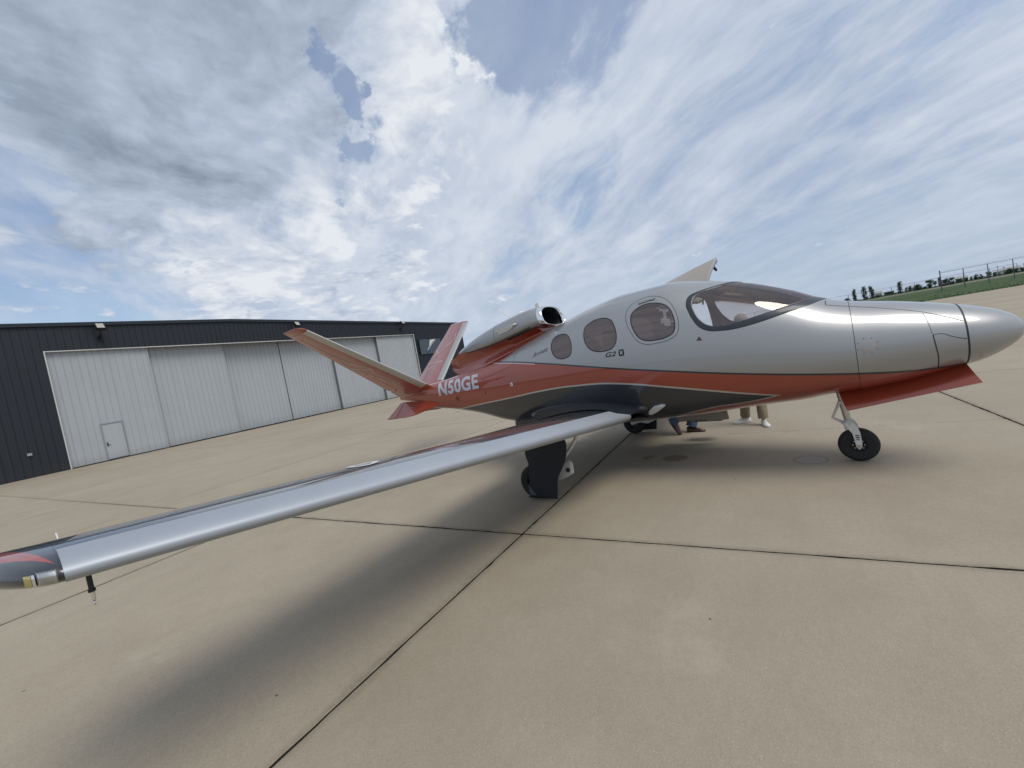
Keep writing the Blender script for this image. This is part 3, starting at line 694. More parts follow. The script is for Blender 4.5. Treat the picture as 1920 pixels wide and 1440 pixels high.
    for q in np.linspace(0, 1, 30):
        sA = 1.16 - 2.62*q; zA = 0.66 + 0.04*q; pA = np.array([sA, max(0.05, float(fl(sA, zA)) - 0.03), zA]); g = min(1.0, q/0.10)**0.5
        x = min(0.999, max(0.0, (q - 0.015) / 0.985))**1.30; lB = pA[1] + (1.05 - pA[1])*g; pB = wing_pt(lB, x, float(foil(np.array(x), upper=False)) - 0.002)
        rs.append([A((p[0], p[1]*sd, p[2])) for p in (pA*(1-t) + pB*t for t in np.linspace(0, 1, 6))])
    loft('belly_fairing', rs, dark, jet, closed=False, caps=False)
    # white inlet fin ahead of the wing root
    mb = MB(); P = [(1.085,0.745),(1.12,0.80),(1.22,0.868),(1.33,0.890),(1.372,0.875),(1.34,0.845),(1.22,0.775),(1.13,0.738)]
    P0 = [A((s_, sd*(float(fl(s_, z_)) - 0.01), z_)) for s_, z_ in P]; n = len(P0); cen = np.mean(np.array(P0), 0)
    V = [tuple(p) for p in P0] + [tuple(cen + (np.array(p) - cen)*0.82 + np.array([0, -sd*0.055, -0.01])) for p in P0]
    mb.add(V, [tuple(range(n))[::-1], tuple(range(n, 2*n))] + [(i, (i+1) % n, n + (i+1) % n, n + i) for i in range(n)])
    mb.build('ram_air_inlet', simple('inlet_white', (0.62, 0.62, 0.61), 0.6, 0, 0, 0.06), jet, bevel=0.008)

# ------------------------------------------------------------------ V-tail
def fin_frame(q, sd):
    """q 0 root .. 1 tip: leading edge point, trailing edge point"""
    le = np.array([-3.36 - 0.77*q, 0.10 + 2.03*q, 1.49 + 1.46*q]); te = np.array([-4.46 - 0.33*q, 0.08 + 2.05*q, 1.345 + 1.61*q]); return le, te
FIN_N = np.array([0.0, -0.585, 0.811])
def fin_ring(q, xa, xb, t=0.105, nu=18, off=0.0, twist=0.0):
    le, te = fin_frame(q, 1); c = np.linalg.norm(te - le); xs = xa + (xb - xa)*(1 - np.cos(np.linspace(0, PI, nu)))/2
    yt = lambda x: 5*t*(.2969*math.sqrt(x) - .126*x - .3516*x**2 + .2843*x**3 - .1036*x**4)*c + off
    pt = lambda x, y: le + (te - le)*x + FIN_N*y
    if xa == 0: return [pt(x, yt(x)) for x in xs[::-1]] + [pt(x, -yt(x)) for x in xs[1:]]
    return [pt(x, yt(x)) for x in xs[::-1]] + [pt(x, -yt(x)) for x in xs]
for sd in (1, -1):
    loft('tail_fin', [side_pts(fin_ring(q, 0, 0.69), sd) for q in np.linspace(0.0, 0.955, 10)], orange, jet, sharp=40)
    loft('ruddervator', [side_pts(fin_ring(q, 0.70, 1.0, nu=8), sd) for q in np.linspace(0.13, 0.955, 10)], orange, jet, sharp=25)
    loft('fin_root', [side_pts(fin_ring(q, 0.69, 1.0, nu=8), sd) for q in np.linspace(0.0, 0.12, 3)], orange, jet, sharp=25)
    rs = []
    for q in np.linspace(0.957, 1.0, 8):
        f = (q - 0.957)/0.043; r = np.array(fin_ring(q, 0, 1.0, t=0.105*math.sqrt(max(0.02, 1 - f*f)), nu=16)); le, te = fin_frame(q, 1); r += (te - le)*0  
        sh = 0.22*f**2; r = le + (te - le)*sh + (r - le)*(1 - sh); rs.append(side_pts(r, sd))
    loft('fin_tip', rs, orange, jet, sharp=50)
    rs = []
    for q in np.linspace(0.06, 0.95, 12):
        le, te = fin_frame(q, 1); c = np.linalg.norm(te - le); rs.append(side_pts(fin_ring(q, 0, 0.15/c, nu=14, off=0.002), sd))
    rs = [[tuple(np.array(p) + np.array([0.002, 0, 0])) for p in r] for r in rs]
    loft('fin_deice_boot', rs, boot_t, jet, closed=False, caps=False)
    # painted ribbon pattern on both faces
    def fin_pt(q, x, face, off=0.003):
        le, te = fin_frame(q, 1); c = np.linalg.norm(te - le); t = 0.105; y = 5*t*(.2969*math.sqrt(x) - .126*x - .3516*x**2 + .2843*x**3 - .1036*x**4)*c + off
        p = le + (te - le)*x + FIN_N*y*face; return A((p[0], p[1]*sd, p[2]))
    lines = [[(0.90,0.78),(0.62,0.70),(0.45,0.36),(0.36,0.46),(0.20,0.32)], [(0.90,0.78),(0.60,0.60),(0.42,0.30)], [(0.56,0.98),(0.46,0.72),(0.33,0.62),(0.18,0.36)], [(0.42,0.34),(0.47,0.70),(0.48,0.95)], [(0.48,0.95),(0.38,0.70),(0.12,0.40)]] if sd == 1 else \
            [[(0.78,0.30),(0.66,0.22),(0.52,0.72),(0.47,0.95)], [(0.66,0.22),(0.40,0.95)], [(0.40,0.95),(0.34,0.25),(0.28,0.93)], [(0.52,0.72),(0.60,0.95)]]
    for face in (1, -1):
        for ln in lines:
            P = resample(np.array(ln), 40, sd == 1); V = []
            for i, (q, x) in enumerate(P):
                w = 0.012 if sd == 1 else 0.012
                d_ = P[min(i+1, 39)] - P[max(i-1, 0)]; d_ = np.array([d_[0]*2.4, d_[1]]); d_ /= np.linalg.norm(d_) + 1e-9; nq, nx = -d_[1]*w/2.4, d_[0]*w
                V.append(fin_pt(min(.95, max(.02, q + nq)), min(.99, max(.16, x + nx)), face)); V.append(fin_pt(min(.95, max(.02, q - nq)), min(.99, max(.16, x - nx)), face))
            mkobj('fin_pinstripe', pymesh('fin_pinstripe', V, [(2*i, 2*i+1, 2*i+3, 2*i+2) for i in range(39)], True), simple('stripe_paint', (0.55, 0.42, 0.36), 0.4, 0.2, 0.5), jet)
    # ventral strake with its small yaw damper surface
    Q = [(-2.84,0.17,1.185),(-3.4,0.17,1.22),(-4.30,0.14,1.262),(-4.30,0.44,0.962),(-3.98,0.435,0.965),(-3.72,0.40,1.0)]
    nrm = Vector((0, 0.68, 0.72)); mb = MB(); n = len(Q)
    V = [np.array(p) + np.array(nrm)*0.012*(0.3 if i in (0, 3, 4) else 1) for i, p in enumerate(Q)] + [np.array(p) - np.array(nrm)*0.012*(0.3 if i in (0, 3, 4) else 1) for i, p in enumerate(Q)]
    V = [A((p[0], p[1]*sd, p[2])) for p in V]; mb.add(V, [tuple(range(n)), tuple(range(n, 2*n))[::-1]] + [(i, (i+1) % n, n + (i+1) % n, n + i) for i in range(n)]); mb.build('ventral_fin', orange, jet, bevel=0.005)
    Q = [(-4.315,0.14,1.262),(-4.44,0.155,1.245),(-4.60,0.445,0.958),(-4.315,0.44,0.962)]; mb = MB(); n = 4
    V = [np.array(p) + np.array(nrm)*0.008*g for g in (1, -1) for p in Q]; V = [A((p[0], p[1]*sd, p[2])) for p in V]
    mb.add(V, [tuple(range(n)), tuple(range(n, 2*n))[::-1]] + [(i, (i+1) % n, n + (i+1) % n, n + i) for i in range(n)]); mb.build('yaw_damper', orange, jet, bevel=0.003)

# ------------------------------------------------------------------ engine nacelle on the spine
NS_ = [-0.42,-0.55,-0.8,-1.2,-1.6,-2.0,-2.3,-2.5,-2.6]
NT_ = [2.472,2.492,2.478,2.418,2.340,2.235,2.135,2.06,2.015]; NB_ = [2.150,2.135,2.085,2.020,1.975,1.965,1.965,1.972,1.99]; NW_ = [0.345,0.375,0.395,0.39,0.345,0.265,0.175,0.09,0.03]
def nac_ring(s, n=96, k=1.0, shift=0.0):
    zt, zb, w = float(pchip(NS_[::-1], NT_[::-1], s)), float(pchip(NS_[::-1], NB_[::-1], s)), float(pchip(NS_[::-1], NW_[::-1], s)); zc = zb + (zt - zb)*0.38; r = []
    for j in range(n):
        a_ = 2*PI*j/n; c, sn = math.cos(a_), math.sin(a_); e = 2/2.5
        l = w*k*math.copysign(abs(c)**e, c); hh = (zt - zc) if sn > 0 else (zc - zb); r.append(np.array([s + shift, l, zc + hh*k*math.copysign(abs(sn)**(e if sn > 0 else 0.62), sn)]))
    return r
def slant(r, amt):                                # intake face leans forward at the bottom
    zs = [p[2] for p in r]; zm = (max(zs) + min(zs))/2; return [np.array([p[0] - (p[2] - zm)*amt, p[1], p[2]]) for p in r]
loft('engine_nacelle', [side_pts(slant(nac_ring(s), 0.30*max(0, (s + 1.0)/0.58) if s > -1.0 else 0), 1) for s in np.r_[np.linspace(-0.46, -1.0, 10), np.linspace(-1.06, -2.6, 40)]], silver, jet, caps=False, sharp=80)
lip = []
for q in np.linspace(0, 1, 14):
    a_ = q*PI; kk = 0.905 + 0.10*math.cos(a_)*1.0; sh = 0.085*math.sin(a_); 
    if q < 0.5: kk = 0.905 + 0.10*math.cos(a_)
    lip.append(side_pts(slant(nac_ring(-0.455, k=kk, shift=sh), 0.30*0.94), 1))
loft('intake_lip', lip, chrome, jet, caps=False)
loft('intake_duct', [side_pts(slant(nac_ring(-0.455, k=kk, shift=sh), 0.28), 1) for kk, sh in ((0.806, 0.0), (0.80, -0.10), (0.78, -0.30), (0.76, -0.5))], duct_m, jet, caps=False)
mb = MB(); mb.add([A(p) for p in slant(nac_ring(-0.455, k=0.775, shift=-0.45), 0.28)], [tuple(range(96))]); mb.build('fan_face', simple('fan_dark', (0.02, 0.02, 0.022), 0.4, 0.6), jet)
def band(name, k, s0, s1, mat):
    loft(name, [side_pts(nac_ring(s, k=k), 1) for s in np.linspace(s0, s1, 2)], mat, jet, caps=False)
band('cowl_seam', 1.003, -1.325, -1.331, black)
# copper pylon under the nacelle, running out into a blunt beak
rs = []
for s in np.linspace(-0.50, -2.78, 34):
    ztop = float(pchip(NS_[::-1], NB_[::-1], max(s, -2.6))) + (0.06 if s < -1.1 else 0.012) if s > -2.45 else 1.985 - 0.05*((-2.45 - s)/0.33)
    w = float(pchip([-2.78,-2.65,-2.5,-2.2,-1.9,-1.5,-1.2,-0.8,-0.5], [0.045,0.10,0.15,0.215,0.27,0.335,0.355,0.345,0.30], s))
    zbt = max(float(pchip(ST, FT, s)) - 0.10, 1.60) if s > -2.45 else max(float(pchip(ST, FT, s)) - 0.10, 1.60) + 0.14*((-2.45 - s)/0.33)**1.5
    r = []; wb = w*0.92; zm = (ztop + zbt)/2
    for t in np.linspace(0, 1, 15):
        pinch = 1 - 0.34*math.sin(PI*min(1, t*1.05))**1.2 
        r.append(np.array([s, w*pinch*(1 - t) + wb*pinch*t, ztop + (zbt - ztop)*t]))
    rs.append([A(p) for p in r] + [A((p[0], -p[1], p[2])) for p in r[::-1]])
loft('engine_pylon', rs, orange, jet, sharp=50)
# black tubes drawing the shadow line between cowl and pylon, scoop, antennas
seam = [np.array([s, float(pchip(NS_[::-1], NW_[::-1], s))*0.985, float(pchip(NS_[::-1], NB_[::-1], s)) + 0.04]) for s in np.linspace(-0.6, -2.5, 40)]
for sd in (1, -1):
    mb = MB(); mb.tube([A((p[0], p[1]*sd*0.965, p[2] + 0.004)) for p in seam], 0.008, 8); mb.build('cowl_gap_shade', black, jet, True)
    mb = MB(); P = [(-1.30,0.0),(-1.12,0.045),(-0.98,0.055),(-0.84,0.085),(-0.80,0.105),(-0.84,0.13),(-1.0,0.145),(-1.15,0.12),(-1.22,0.03)]
    zb = 2.155
    P = [(-1.30,2.235),(-1.12,2.262),(-0.97,2.262),(-0.82,2.292),(-0.80,2.275),(-0.90,2.225),(-1.0,2.195),(-1.18,2.172),(-1.24,2.178),(-1.20,2.205)]
    n = len(P); lsur = lambda s, z: sd*(float(pchip(NS_[::-1], NW_[::-1], s))*0.93)
    V = [A((s_, lsur(s_, z_) - sd*0.02, z_)) for s_, z_ in P] + [A((-1.05 + (s_+1.05)*0.9, lsur(s_, z_) + sd*(0.085 if i in (1, 2, 3, 4) else 0.05), 2.225 + (z_-2.225)*0.9)) for i, (s_, z_) in enumerate(P)]
    mb.add(V, [tuple(range(n))[::-1], tuple(range(n, 2*n))] + [(i, (i+1) % n, n + (i+1) % n, n + i) for i in range(n)]); mb.build('cowl_scoop', antiq, jet, bevel=0.006)
mb = MB(); b0 = np.array((-1.16, 0, 2.415)); mb.tube([b0, b0 + (-0.04, 0, 0.03)], [0.022, 0.014], 10); mb.tube([b0 + (-0.03, 0, 0.02), b0 + (-0.50, -0.02, 0.36)], [0.007, 0.004], 8); mb.build('whip_antenna', antiq, jet, True)
mb = MB(); mb.prism([(-0.70,-0.006,2.47),(-0.60,-0.006,2.48),(-0.61,-0.006,2.565),(-0.67,-0.006,2.56)], (0, 0.012, 0)); mb.build('blade_antenna', antiq, jet, bevel=0.003)
mb = MB(); mb.lathe([(0.001,0.05),(0.05,0.045),(0.085,0.02),(0.095,-0.02)], (-0.95, 0, 2.455), (0, 0, 1), 20); mb.build('antenna_dome', antiq, jet, True)

# ------------------------------------------------------------------ landing gear
def wheel(parent_name, c, axis, R, wdt, rr):
    root = MB(); h = wdt/2
    prof = [(rr, -h*0.55), (rr*1.08, -h*0.80), (R*0.72, -h*0.98), (R*0.86, -h*0.96), (R*0.955, -h*0.72), (R*0.99, -h*0.35), (R, 0), (R*0.99, h*0.35), (R*0.955, h*0.72), (R*0.86, h*0.96), (R*0.72, h*0.98), (rr*1.08, h*0.80), (rr, h*0.55), (rr, -h*0.55)]
    root.lathe(prof, c, axis, 56); ty = root.build('tyre', tyre_m, jet, True, sharp=50)
    m2 = MB(); m2.lathe([(0.001, -h*0.45), (rr*0.5, -h*0.45), (rr*0.62, -h*0.30), (rr*0.85, -h*0.34), (rr*0.98, -h*0.62), (rr*1.04, -h*0.62), (rr*1.04, h*0.62), (rr*0.98, h*0.62), (rr*0.85, h*0.34), (rr*0.62, h*0.30), (rr*0.5, h*0.45), (0.001, h*0.45)], c, axis, 40)
    rm = m2.build('wheel_rim', rim_m, jet, True)
    ax = Vector(axis).normalized(); a_ = ax.orthogonal().normalized(); b_ = ax.cross(a_)
    for g in (1, -1):
        for j in range(8):
            q = 2*PI*j/8; p = Vector(c) + ax*g*h*0.33 + (a_*math.cos(q) + b_*math.sin(q))*rr*0.74; mb = MB(); mb.tube([p, p + ax*g*0.008], 0.007, 6); mb.build('rim_bolt', steel, rm)
    return ty
NX = 3.105; RN = 0.178
wheel('nose', A((NX, 0, RN)), (0, 1, 0), RN, 0.125, 0.068)
mb = MB(); mb.tube([A((2.985, 0, 0.92)), A((3.035, 0, 0.50)), A((3.048, 0, 0.42))], [0.033, 0.033, 0.033], 20); mb.build('nose_strut', steel, jet, True)
mb = MB(); mb.lathe([(0.001,0.0),(0.046,0.0),(0.048,0.05),(0.042,0.11),(0.001,0.11)], A((3.052, 0, 0.345)), (-0.10, 0, 1), 20)
for sd in (1, -1):
    oy = sd*0.082; P = [(3.005,0.43),(3.045,0.455),(3.085,0.44),(3.115,0.39),(3.130,0.32),(3.135,0.22),(3.131,0.165),(3.108,0.143),(3.083,0.165),(3.075,0.24),(3.062,0.32),(3.03,0.37)]
    mb.prism([(s_, oy - 0.011, z_) for s_, z_ in P], (0, 0.022, 0))
mb.box((3.01, -0.085, 0.385), (3.09, 0.085, 0.44)); mb.build('nose_fork', white_m, jet, bevel=0.006)
for sd in (1, -1):
    mb = MB(); mb.tube([A((3.107, sd*0.072, 0.178)), A((3.107, sd*0.104, 0.178))], 0.019, 14); mb.tube([A((3.052, sd*0.09, 0.425)), A((3.052, sd*0.098, 0.425))], 0.010, 10); mb.build('axle_nut', steel, jet, True)
    mb = MB(); mb.box(A((3.087, sd*0.0945 + 0.0008, 0.268)), A((3.120, sd*0.0945 - 0.0008, 0.281))); mb.box(A((3.086, sd*0.0945 + 0.0008, 0.290)), A((3.118, sd*0.0945 - 0.0008, 0.302))); mb.box(A((3.090, sd*0.0945 + 0.0008, 0.246)), A((3.118, sd*0.0945 - 0.0008, 0.256))); mb.build('fork_placard', simple('placard_ink', (0.03, 0.035, 0.06), 0.5), jet)
mb = MB(); kn = (2.915, 0, 0.485)
for g in (0.032, -0.032):
    mb.tube([A((3.0, g, 0.665)), A((2.918, g*0.4, 0.487))], [0.016, 0.010], 10); mb.tube([A((2.915, g*0.4, 0.482)), A((3.030, g, 0.395))], [0.010, 0.013], 10)
mb.tube([A((2.915, 0.03, 0.485)), A((2.915, -0.03, 0.485))], 0.012, 10); mb.build('torque_link', white_m, jet, True)
# nose gear doors: long curved panels hinged at the belly
for sd in (1, -1):
    rs = []
    for q in np.linspace(0, 1, 26):
        s_ = 3.0 + (3.93 - 3.0)*q; zt = 0.785 + 0.175*q**1.25; lt_ = 0.215 - 0.03*q
        s2 = 3.05 + (3.99 - 3.05)*q; zb2 = 0.625 + 0.180*q; lb = 0.375 - 0.05*q; r = []
        for t in np.linspace(0, 1, 8):
            bul = math.sin(PI*t)*0.035; r.append(np.array([s_ + (s2 - s_)*t, lt_ + (lb - lt_)*t + bul*0.8, zt + (zb2 - zt)*t - bul*0.25]))
        th = 0.012; ring_ = [A((p[0], p[1]*sd, p[2])) for p in r] + [A((p[0], (p[1] - th)*sd, p[2] - th*0.5)) for p in r[::-1]]; rs.append(ring_)
    loft('nose_gear_door', rs, orange, jet, sharp=40)
    mb = MB(); mb.tube([A((3.04, 0.06*sd, 0.80)), A((3.02, 0.30*sd, 0.70))], 0.009, 8); mb.build('door_link', white_m, jet, True)
# nose gear well: dark sheet on the belly skin painting its shade
rs = []
for s_ in np.linspace(2.98, 3.88, 20):
    zb = float(pchip(ST, FB, s_)); rs.append([A((s_, l_, float(zb + 0.012*0 + (1 - (1 - min(1, abs(l_)/float(pchip(ST, FW, s_)))**FN)**(1/FN))*(float(pchip(ST, FC, s_)) - zb) - 0.003))) for l_ in np.linspace(-0.2, 0.2, 9)])
loft('gear_well_shade', rs, duct_m, jet, closed=False, caps=False)
# main gear, one each side: leg, trailing arm, wheel and outer door
RM = 0.205
for sd in (1, -1):
    lw = 1.625
    wheel('main', A((-0.03, sd*lw, RM)), (0, 1, 0), RM, 0.15, 0.085)
    mb = MB(); mb.tube([A((0.14, sd*1.52, 0.86)), A((0.20, sd*1.54, 0.62)), A((0.22, sd*1.55, 0.40)), A((0.22, sd*1.555, 0.33))], [0.045, 0.042, 0.038, 0.038], 16)
    mb.tube([A((0.58, sd*1.50, 0.80)), A((0.57, sd*1.52, 0.70)), A((0.50, sd*1.54, 0.60)), A((0.36, sd*1.545, 0.46))], [0.022, 0.024, 0.022, 0.02], 10); mb.build('main_strut', white_m, jet, True)
    mb = MB(); mb.prism([(s_, -sd*1.545 - 0.025, z_) for s_, z_ in ((0.44,0.44),(0.475,0.42),(0.475,0.29),(0.40,0.25),(0.25,0.19),(0.12,0.22),(-0.05,0.175),(-0.08,0.22),(0.10,0.30),(0.30,0.38))], (0, 0.05, 0)); mb.build('trailing_arm', white_m, jet, bevel=0.008)
    mb = MB(); mb.tube([A((0.425, sd*1.562, 0.335)), A((0.425, sd*1.582, 0.335))], 0.026, 16); mb.build('arm_pivot', simple('pivot_dark', (0.06, 0.06, 0.06), 0.5, 0.5), jet, True)
    mb = MB(); mb.tube([A((-0.03, sd*1.54, RM)), A((-0.03, sd*1.70, RM))], 0.022, 14); mb.build('axle', simple('pivot_dark', (0.06, 0.06, 0.06), 0.5, 0.5), jet, True)
    # door plate hangs outboard of the wheel, rounded top, narrower foot
    P = [(-0.16,0.82),(0.30,0.82),(0.405,0.74),(0.425,0.62),(0.405,0.50),(0.36,0.40),(0.315,0.32),(0.295,0.24),(0.29,0.06),(0.27,0.045),(-0.09,0.045),(-0.105,0.06),(-0.11,0.42),(-0.14,0.52),(-0.165,0.62)]
    P = [tuple(p) for p in smooth_closed(P, 60)]
    mb = MB(); lo_ = sd*(lw + 0.10); V = []
    for g in (0, 1):
        for s_, z_ in P: V.append(A((s_ + 0.03 + 0.13*(z_ - 0.06)/0.76, lo_ + sd*0.012*g, z_)))
    n = len(P); mb.add(V, [tuple(range(n)), tuple(range(n, 2*n))[::-1]] + [(i, (i+1) % n, n + (i+1) % n, n + i) for i in range(n)]); mb.build('main_gear_door', gear_door_m, jet, bevel=0.003)
    mb = MB(); mb.prism([A((-0.072, lo_ + sd*0.0135, 0.065)), A((0.03, lo_ + sd*0.0135, 0.065)), A((-0.070, lo_ + sd*0.0135, 0.20))], (0, -sd*0.002, 0)); mb.build('door_corner', simple('door_corner_grey', (0.07, 0.08, 0.10), 0.45), jet)

# ------------------------------------------------------------------ cabin interior
loft('cabin_floor', [[(s_, -(float(fl(s_, 0.88)) - 0.05), 0.90), (s_, float(fl(s_, 0.88)) - 0.05, 0.90), (s_, float(fl(s_, 0.88)) - 0.06, 0.87), (s_, -(float(fl(s_, 0.88)) - 0.06), 0.87)] for s_ in np.linspace(-0.6, 2.3, 12)], simple('cabin_carpet', (0.10, 0.08, 0.07), 0.9, 0, 0, 0.2, 40), jet, smooth=False)
mb = MB(); mb.box((2.42, -0.56, 1.22), (2.60, 0.56, 1.60)); mb.build('instrument_panel', panel_m, jet, bevel=0.03)
mb = MB(); rs = []
for s_ in np.linspace(2.36, 2.92, 8):
    hw = float(fl(s_, 1.64)) - 0.06; rs.append([(s_, -hw*math.cos(q), 1.60 + 0.035*math.sin(q)) for q in np.linspace(0, PI, 15)])
loft('glareshield', rs, panel_m, jet, closed=False, caps=False)
for sd in (1, -1):
    for sx in (1.62, 0.62):
        st = empty('cabin_seat'); st.parent = jet; st.location = (sx, -sd*0.33, 0.90)
        mb = MB(); mb.box((-0.22, -0.23, 0.16), (0.28, 0.23, 0.34)); mb.build('seat_cushion', leather, st, bevel=0.05, seg=3)
        mb = MB(); mb.add([(-0.34,-0.22,0.95),(-0.24,-0.22,0.95),(-0.24,0.22,0.95),(-0.34,0.22,0.95),(-0.24,-0.24,0.25),(-0.10,-0.24,0.25),(-0.10,0.24,0.25),(-0.24,0.24,0.25)], [(0,1,2,3),(7,6,5,4),(0,4,5,1),(1,5,6,2),(2,6,7,3),(3,7,4,0)]); mb.build('seat_back', leather, st, bevel=0.045, seg=3)
        mb = MB(); mb.box((-0.36, -0.13, 0.97), (-0.25, 0.13, 1.14)); mb.build('headrest', leather, st, bevel=0.04, seg=3)
        mb = MB(); mb.box((-0.15, -0.16, 0.0), (0.18, 0.16, 0.17)); mb.build('seat_base', panel_m, st, bevel=0.01)
    mb = MB(); mb.tube([A((2.32, sd*0.52, 1.30)), A((2.27, sd*0.52, 1.38)), A((2.24, sd*0.515, 1.47))], [0.016, 0.022, 0.014], 10); mb.build('side_yoke', panel_m, jet, True)
# grab handle and door post on the port side, gas strut of the raised door
mb = MB(); mb.tube([A((1.74, -0.60, 1.95)), A((1.80, -0.57, 1.86)), A((1.83, -0.60, 1.70)), A((1.90, -0.63, 1.62))], 0.012, 10); mb.build('grab_handle', black, jet, True)
mb = MB(); mb.tube([A((1.66, -0.60, 2.02)), A((1.62, -1.02, 2.42))], [0.012, 0.008], 10); mb.build('gas_strut', black, jet, True)
mb = MB(); mb.tube([A((1.735, -1.22, 2.56)), A((1.765, -1.27, 2.50))], [0.022, 0.016], 10); mb.build('door_latch', black, jet, True)
mb = MB(); mb.box(A((1.60, -0.94, 0.30)), A((1.20, -1.16, 0.33))); mb.build('airstair_step', simple('step_grey', (0.12, 0.11, 0.10), 0.6), jet, bevel=0.006)

# ------------------------------------------------------------------ apron: concrete slabs with open joints
def concrete_material():
    m, k, b = principled('apron_concrete')
    g = k.new('ShaderNodeNewGeometry'); P = g.outputs['Position']; x, y, z = k.sep(P)
    big = k.noise(P, 0.22, 5.0, 0.6); mid = k.noise(P, 1.6, 6.0, 0.65); fine = k.noise(P, 26.0, 6.0, 0.7); spk = k.noise(P, 120.0, 4.0, 0.75)
    vor = k.new('ShaderNodeTexVoronoi'); vor.inputs['Scale'].default_value = 62.0; k.link(P, vor.inputs['Vector'])
    f = k.math('ADD', k.math('MULTIPLY', big, 0.55), k.math('MULTIPLY', mid, 0.45))
    col = k.mix(k.step(f, 0.32, 0.68), c4((0.318, 0.270, 0.200)), c4((0.392, 0.340, 0.260)))
    col = k.mix(k.step(fine, 0.30, 0.72), k.mix(0.22, col, c4((0.20, 0.165, 0.12))), col)
    col = k.mix(k.math('MULTIPLY', k.step(spk, 0.56, 0.70), 0.55), col, c4((0.62, 0.57, 0.49)))
    col = k.mix(k.math('MULTIPLY', k.step(spk, 0.44, 0.30), 0.65), col, c4((0.13, 0.11, 0.085)))
    col = k.mix(k.math('MULTIPLY', k.step(vor.outputs['Distance'], 0.20, 0.06), 0.34), col, c4((0.56, 0.50, 0.42)))
    # streaky traffic wear along the drag of the finishing broom
    st = k.noise(k.vmath('MULTIPLY', P, (0.35, 3.2, 1.0)), 1.1, 5.0, 0.6); col = k.mix(k.math('MULTIPLY', k.step(st, 0.52, 0.72), 0.12), col, c4((0.25, 0.205, 0.15)))
    oi = k.new('ShaderNodeObjectInfo'); col = k.mix(k.math('MULTIPLY', oi.outputs['Random'], 0.16), col, c4((0.24, 0.20, 0.145)))
    blot = k.noise(P, 0.75, 7.0, 0.7); col = k.mix(k.math('MULTIPLY', k.step(blot, 0.55, 0.75), 0.11), col, c4((0.22, 0.18, 0.13)))
    pale = k.noise(k.vmath('ADD', P, (7.0, 3.0, 0.0)), 0.9, 7.0, 0.7); col = k.mix(k.math('MULTIPLY', k.step(pale, 0.57, 0.75), 0.22), col, c4((0.52, 0.46, 0.37)))
    # dark crumbs and bird droppings
    v2 = k.new('ShaderNodeTexVoronoi'); v2.inputs['Scale'].default_value = 2.3; k.link(k.vmath('ADD', P, k.vmath('SCALE', k.noise(P, 40.0, 2.0, 0.5, color=True), scale=0.02)), v2.inputs['Vector'])
    col = k.mix(k.step(v2.outputs['Distance'], 0.026, 0.016), col, c4((0.09, 0.075, 0.06)))
    # stains with outlines of their own: two oil spots and one mended spall under the jet, an old pale scuff line
    def jline(v, v0, per):
        q = k.math('FRACT', k.math('DIVIDE', k.math('SUBTRACT', v, v0), per)); return k.math('MULTIPLY', k.math('MINIMUM', q, k.math('SUBTRACT', 1.0, q)), per)
    jd = k.math('MINIMUM', jline(x, 3.37, 7.44), jline(y, 2.235, 4.62)); gr_ = k.math('MULTIPLY', k.step(k.math('ADD', jd, k.math('MULTIPLY', k.math('SUBTRACT', mid, 0.5), 0.10)), 0.075, 0.012), k.step(fine, 0.25, 0.65))
    col = k.mix(k.math('MULTIPLY', gr_, 0.42), col, c4((0.12, 0.10, 0.072)))
    wob = k.math('MULTIPLY', k.math('SUBTRACT', k.noise(P, 9.0, 4.0, 0.6), 0.5), 0.5)
    def ell(cx_, cy_, rx, ry, ang):
        c_, s_ = math.cos(ang), math.sin(ang); dx = k.math('SUBTRACT', x, cx_); dy = k.math('SUBTRACT', y, cy_)
        u = k.math('DIVIDE', k.math('ADD', k.math('MULTIPLY', dx, c_), k.math('MULTIPLY', dy, s_)), rx); v = k.math('DIVIDE', k.math('SUBTRACT', k.math('MULTIPLY', dy, c_), k.math('MULTIPLY', dx, s_)), ry)
        return k.math('ADD', k.math('ADD', k.math('MULTIPLY', u, u), k.math('MULTIPLY', v, v)), wob)
    gx, gy = pground(1266, 859); col = k.mix(k.math('MULTIPLY', k.step(ell(gx, gy, 0.15, 0.165, 0), 1.1, 0.85), 0.62), col, c4((0.13, 0.085, 0.05)))
    gx, gy = pground(1216, 858); col = k.mix(k.math('MULTIPLY', k.step(ell(gx, gy, 0.11, 0.065, -0.5), 1.1, 0.8), 0.55), col, c4((0.14, 0.09, 0.055)))
    gx, gy = pground(1520, 862); e3 = ell(gx, gy, 0.16, 0.16, 0); col = k.mix(k.math('MULTIPLY', k.step(e3, 1.15, 0.8), 0.5), col, c4((0.30, 0.28, 0.245)))
    col = k.mix(k.math('MULTIPLY', k.math('MULTIPLY', k.step(e3, 1.3, 1.0), k.step(e3, 0.7, 1.0)), 0.5), col, c4((0.14, 0.12, 0.10)))
    k.link(col, b.inputs['Base Color'])
    k.link(k.step(mid, 0.3, 0.7, 0.78, 0.92, False), b.inputs['Roughness']); b.inputs['Specular IOR Level'].default_value = 0.35
    bn = k.new('ShaderNodeBump'); bn.inputs['Strength'].default_value = 0.55; bn.inputs['Distance'].default_value = 0.004
    k.link(k.math('ADD', k.math('ADD', k.math('MULTIPLY', fine, 0.7), k.math('MULTIPLY', spk, 0.5)), k.math('MULTIPLY', vor.outputs['Distance'], -0.3)), bn.inputs['Height']); k.link(bn.outputs[0], b.inputs['Normal'])
    return m
concrete = concrete_material()
joint_m = simple('joint_dirt', (0.030, 0.026, 0.020), 0.95, 0, 0, 0.4, 3.0, 0.4, 60)
